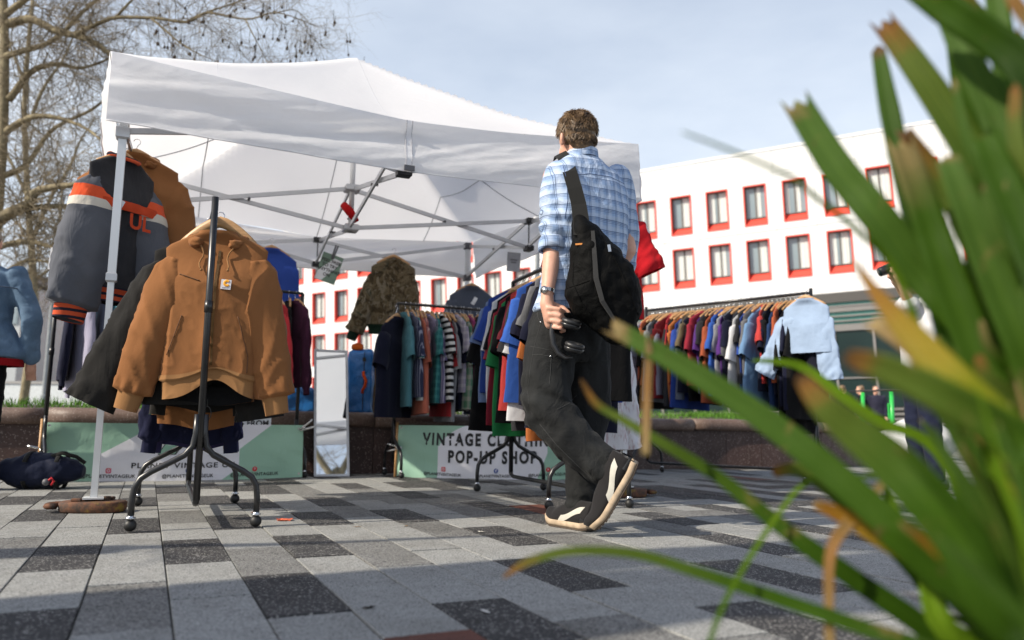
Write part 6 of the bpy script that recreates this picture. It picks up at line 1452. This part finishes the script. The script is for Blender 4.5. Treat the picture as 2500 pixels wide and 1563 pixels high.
clamp('steel spring clamp on the left edge of the pop-up shop banner', Vector((-.93, 6.55, 0))+S2(.0, .55, .02), -.1)

# ------------------------------------------------------------------ mirror
mr_ = thing('leaning_mirror', 'tall white framed mirror leaning on the planter between the two banners', 'mirror', G(810, 1164))
mo = Vector(mr_.location); ml_ = G(767, 1164)-mo; mr2 = G(853, 1163)-mo; ex = (mr2-ml_); mw = ex.length; ex.normalize(); ny = Vector((-ex.y, ex.x, 0)); th_ = math.radians(17.5)
ez = Vector((0, 0, 1))*math.cos(th_)+ny*math.sin(th_); fn_ = ex.cross(ez); fn_ = -fn_ if fn_.y > 0 else fn_
mh = 1.11
def mp_(a, b, o=0.): return ex*a+ez*b+fn_*o
MIR = NT('mirror_glass'); MATMIR = MIR.done(MIR.mix(MIR.noise(MIR.tc(), 3., 3), (.80, .83, .84), (.88, .90, .90)), .02, None, 1.)
MB().add([mp_(-mw/2+.015, .015, .004), mp_(mw/2-.015, .015, .004), mp_(mw/2-.015, mh-.015, .004), mp_(-mw/2+.015, mh-.015, .004)], [(0, 1, 2, 3)]).build('mirror_glass', MATMIR, mr_)
wf = plain('white_frame_paint', (.62, .64, .68), .4)
for (a0, b0, a1, b1__) in ((-mw/2+.009, 0, -mw/2+.009, mh), (mw/2-.009, 0, mw/2-.009, mh), (-mw/2+.018, .009, mw/2-.018, .009), (-mw/2+.018, mh-.009, mw/2-.018, mh-.009)): MB().bar(mp_(a0, b0), mp_(a1, b1__), .018, .024, up=fn_).build('frame_rail', wf, mr_)
MB().add([mp_(-mw/2+.01, .01, -.01), mp_(mw/2-.01, .01, -.01), mp_(mw/2-.01, mh-.01, -.01), mp_(-mw/2+.01, mh-.01, -.01)], [(3, 2, 1, 0)]).build('back_board', plain('hardboard', (.2, .13, .08), .8), mr_)

# ------------------------------------------------------------------ blue storage bags on the planter
tbl = NT('woven_blue_plastic'); v = tbl.tc(); wv = tbl.noise(v, 10., 5, .6, .6); MATBL = tbl.done(tbl.mix(tbl.noise(v, 8., 3), (.012, .11, .36), (.02, .17, .48)), .35, tbl.bump(wv, .5, .02), Specular_IOR_Level=.5)
def storage_bag(label, c, sz, rz, handle=True):
    r = thing('storage_bag', label, 'storage bag', c, rz); m = MB(); m.box((0, 0, sz[2]/2), sz, bev=.03)
    me = remesh(m, 'bag_body', .02, 3, lambda p, n: n*(.02*nz(p.x*6, p.y*6, p.z*5)+.006*nz(p.x*18, p.y*18, p.z*18))); obj('bag_body', me, MATBL, r)
    rd = fabric('orange_webbing', (.55, .07, .015), .2) if 'orange_webbing' not in bpy.data.materials else bpy.data.materials['orange_webbing']
    if handle:
        y = -sz[1]/2-.012; MB().tube([(.03, y, sz[2]*.66), (.035, y-.004, sz[2]*.60), (.06, y-.03, sz[2]*.52), (.055, y-.03, sz[2]*.44), (.03, y-.004, sz[2]*.38), (.028, y, sz[2]*.33)], [.013]*6, 6, flat=.35, up=Vector((1, 0, 0))).build('handle', rd, r, True)
        MB().tube([(.035, y+.003, sz[2]*.95), (.033, y+.003, sz[2]*.08)], .004, 5).build('zip', MAT['rubber'], r)
        MB().box((.035, y, sz[2]*.84), (.03, .008, .035)).build('zip_garage', MAT['rubber'], r)
    return r
pb = W(874, 1003, 7.12); storage_bag('tall blue storage bag with orange handle standing on the planter beside the mirror', (pb.x, 7.2, .50), (.225, .16, .60), math.radians(4))
pb = W(738, 1000, 6.9); storage_bag('blue storage bag behind the back left rack, left of the mirror', (pb.x-.05, 7.0, .50), (.26, .16, .24), math.radians(14), False)
ob_ = MB().box((0, 0, 0), (.10, .07, .05), bev=.012); o = ob_.build('orange_bundle', fabric('orange_cloth', (.62, .12, .02), .8)); pbx = W(872, 838, 7.15); o.location = (pbx.x, 7.18, 1.115); tag(o, 'small orange bundle poking out on top of the tall blue bag', 'bundle')
MB().tube([(-.05, 0, .02), (0, .01, .04), (.05, 0, .02)], .01, 6).build('knot', bpy.data.materials['orange_cloth'], o, True)
cb = thing('cardboard_sheet', 'thin brown cardboard sheet standing right of the blue bag', 'cardboard', (W(909, 1000, 7.25).x, 7.28, .5), .2)
MB().box((0, 0, .26), (.05, .012, .52), bev=.003).build('panel', plain('cardboard', (.28, .18, .09), .85), cb)

# ------------------------------------------------------------------ signs
CARD = bpy.data.materials['card_white']; GCARD = plain('green_card', (.17, .26, .20), .7)
def sign_card(label, c, w_, h_, rot, lines_, size, mt=CARD, peg=True):
    r = thing('card_sign', label, 'sign', c); r.rotation_euler = rot
    MB().box((0, 0, 0), (w_, .004, h_)).build('card', mt, r)
    for k, (tx, z) in enumerate(lines_): obj('sign_lettering', map_mesh(text_mesh(tx, size, .03), lambda p, z=z: Vector((p.x, -.0032, p.y+z))), INK, r)
    if peg:
        for s_ in (-1, 1): MB().bar((s_*.006, -.004, h_*.34), (s_*.010, -.010, h_*.34+.13), .008, .014).build('peg', MAT['greypl'], r)
    return r
ps = W(803, 655, 6.9)
sg = sign_card('green and white card reading feel free to try anything on', ps, .185, .255, (0, .30, math.radians(12)), [('FEEL FREE', .062), ('TO TRY', .020), ('ANYTHING', -.022), ('ON', -.064)], .040, GCARD)
pat = MB().add([(-.088, -.0026, -.124), (-.03, -.0026, -.124), (.06, -.0026, .02), (.088, -.0026, .09), (.02, -.0026, .10), (-.06, -.0026, -.01), (-.088, -.0026, -.05)], [(0, 1, 2, 3, 4, 5, 6)]); pat.build('white_swoosh', CARD, sg)
sg2 = sign_card('small grey card sign hanging at the right rear of the tent', W(1254, 640, 6.6), .115, .165, (0, .04, .2), [], .028, plain('grey_card', (.32, .33, .36), .7), False)
for wq_, zq_ in ((.06, .018), (.045, -.004)): MB().box((0, -.003, zq_), (wq_, .002, .013)).build('print_line', plain('faded_print', (.16, .16, .18), .7) if 'faded_print' not in bpy.data.materials else bpy.data.materials['faded_print'], sg2)
sb_ = sign_card('white card sign about shirts prices behind the front left rack', Vector((W(575, 1020, 6.15).x, 6.2, .455)), .50, .21, (-.1, 0, math.radians(20)), [('& SHIRTS - FROM', -.035), ('OUR', .05)], .062, CARD, False)
sign_card('small white ticket pinned on the varsity sweater', W(290, 500, 3.98)+Vector((0, 0, 0)), .04, .06, (0, .4, .7), [], .01, CARD, False)
sign_card('white card hanging behind the sleeve of the varsity sweater', W(132, 632, 4.5), .05, .13, (0, .05, .2), [], .01, CARD, False)

# ------------------------------------------------------------------ holdall on the paving
hb_ = thing('holdall', 'dark navy holdall lying on the paving beside the denim jacket person', 'bag', G(105, 1193), math.radians(12))
m = MB(); rings = []
for k in range(15):
    t = k/14; x = lerp(-.27, .23, t); s_ = math.sin(PI*min(1, max(0, t*.94+.03)))**.42; rings.append([Vector((x, math.cos(a)*.125*s_, .108+math.copysign(abs(math.sin(a))**.8, math.sin(a))*.108*s_*(1+.12*math.sin(t*5)))) for a in (2*PI*q/24 for q in range(24))])
m.loft(rings); obj('bag_body', remesh(m, 'bag_body', .012, 2, lambda p, n: n*(.018*nz(p.x*9, p.y*9, p.z*9+3)+.007*nz(p.x*25, p.y*22, p.z*22))), fabric('navy_nylon', (.014, .018, .038), .6, 500., .6), hb_)
for x in (-.08, .10): MB().tube([(x, math.cos(a)*.135, .112+math.sin(a)*.118) for a in [math.radians(q) for q in range(-150, 160, 15)]], .014, 6, flat=.25, up=Vector((1, 0, 0))).build('webbing_strap', MAT['web'], hb_, True)
MB().tube([(.05, -.06, .205), (.12, -.09, .225), (.2, -.07, .20), (.24, -.03, .16)], .012, 8, flat=.5).build('carry_handle', MAT['web'], hb_, True)
MB().tube([(.07, -.148, .055), (.09, -.150, .075), (.105, -.148, .055), (.09, -.148, .032)], .007, 6).build('red_key_ring', bpy.data.materials['red_icon'], hb_, True)
MB().ball((.06, -.145, .05), .022, 10, 8).build('charm', MAT['greypl'], hb_, True)

# ------------------------------------------------------------------ green hire scooters far right
SG = plain('scooter_green', (.03, .42, .07), .35); SW = plain('scooter_grey', (.55, .56, .58), .5)
def scooter(label, x, y, Y, rz):
    b_ = W(x, y, Y); r = thing('hire_scooter', label, 'scooter', (b_.x, Y, -.05), rz, 'green hire scooters parked on the square')
    MB().box((0, 0, .15), (.85, .16, .05), bev=.015).build('deck', SW, r)
    MB().loft([[Vector((.40+.16*t, q*.05, .13+.30*t+z)) for q, z in ((-1, -.03), (1, -.03), (1, .03), (-1, .03))] for t in (0, .5, 1)]).build('neck', SW, r)
    MB().tube([(.52, 0, .30), (.45, 0, 1.10)], [.045, .03], 12).build('stem', SG, r, True)
    MB().tube([(.455, -.24, 1.12), (.45, -.1, 1.13), (.45, .1, 1.13), (.455, .24, 1.12)], .016, 8).build('handlebar', MAT['rubber'], r, True)
    for xx, nm in ((-.48, 'wheel'), (.56, 'wheel')):
        w_ = MB(); w_.tube([(xx+.11*math.cos(a), 0, .125+.11*math.sin(a)) for a in [2*PI*k/20 for k in range(21)]], .028, 8); wo = w_.build(nm, MAT['rubber'], r, True)
        MB().tube([(xx, -.025, .125), (xx, .025, .125)], .07, 14).build('rim', SW, wo)
    MB().loft([[Vector((-.62+.1*t, q*.06, .20+.09*math.sin(t*2))) for q in (-1, 1)] for t in (0, .5, 1, 1.5, 2)], False, False, False).build('mudguard', SG, r)
    MB().box((.48, -.045, .78), (.09, .02, .26), bev=.01).build('battery_cover', SG, r); return r
scooter('green hire scooter standing leftmost of the three at far right', 2078, 1110, 14.2, math.radians(200))
scooter('green hire scooter standing in the middle of the three at far right', 2150, 1112, 13.6, math.radians(215))
scooter('green hire scooter standing rightmost of the three beside the white cover', 2196, 1112, 13.2, math.radians(235))
wc_ = MB(); wc_.ball((0, 0, .32), 1, 20, 14, (.62, .4, .36)); o = obj('dust_cover', remesh(wc_, 'dust_cover', .03, 3, lambda p, n: n*(.07*nz(p.x*3, p.y*3, p.z*3)+.02*nz(p.x*9, p.y*9, p.z*9))), fabric('white_cover', (.6, .6, .6), .5)); tag(o, 'rumpled white cover on the ground beside the green scooters', 'cover')
pcv = W(2240, 1075, 12.2); o.location = (pcv.x, 12.2, -.08)

# ------------------------------------------------------------------ litter, leaves and small things on the paving
lf = MB().grid(lambda u, v: Vector(((u-.5)*.075*(1-.5*abs(v-.5)), (v-.5)*.045, .006+.012*nz(u*3, v*3, 2)+.01*(u-.5)**2)), 8, 6); o = lf.build('fallen_leaf', plain('orange_leaf', (.62, .13, .06), .7)); o.location = G(695, 1272); o.rotation_euler = (0, 0, .3); tag(o, 'bright orange leaf lying on the paving right of the front rack', 'leaf')
for k, (x, y, c) in enumerate(((872, 1288, (.16, .10, .05)), (992, 1286, (.18, .12, .06)), (1173, 1300, (.5, .48, .42)), (900, 1486, (.03, .025, .02)), (1185, 1496, (.5, .5, .48)), (622, 1253, (.22, .03, .02)))):
    t_ = MB(); t_.grid(lambda u, v: Vector(((u-.5)*.032, (v-.5)*.011, .004+.005*nz(u*4+k, v*4))), 5, 3); o = t_.build('litter_scrap', plain('scrap_%d' % k, c, .8)); o.location = G(x, y); o.rotation_euler = (0, 0, k*1.3)
    tag(o, ['small brown twig scrap on the sunlit paving left of centre', 'brown leaf scrap on the sunlit paving right of the first scrap', 'pale paper scrap near the dark slab in the middle', 'dark scrap on the shaded paving low centre', 'white chewing gum spot on the dark slab at bottom centre', 'small red scrap behind the front rack caster'][k], 'litter', 'scraps lying on the paving')
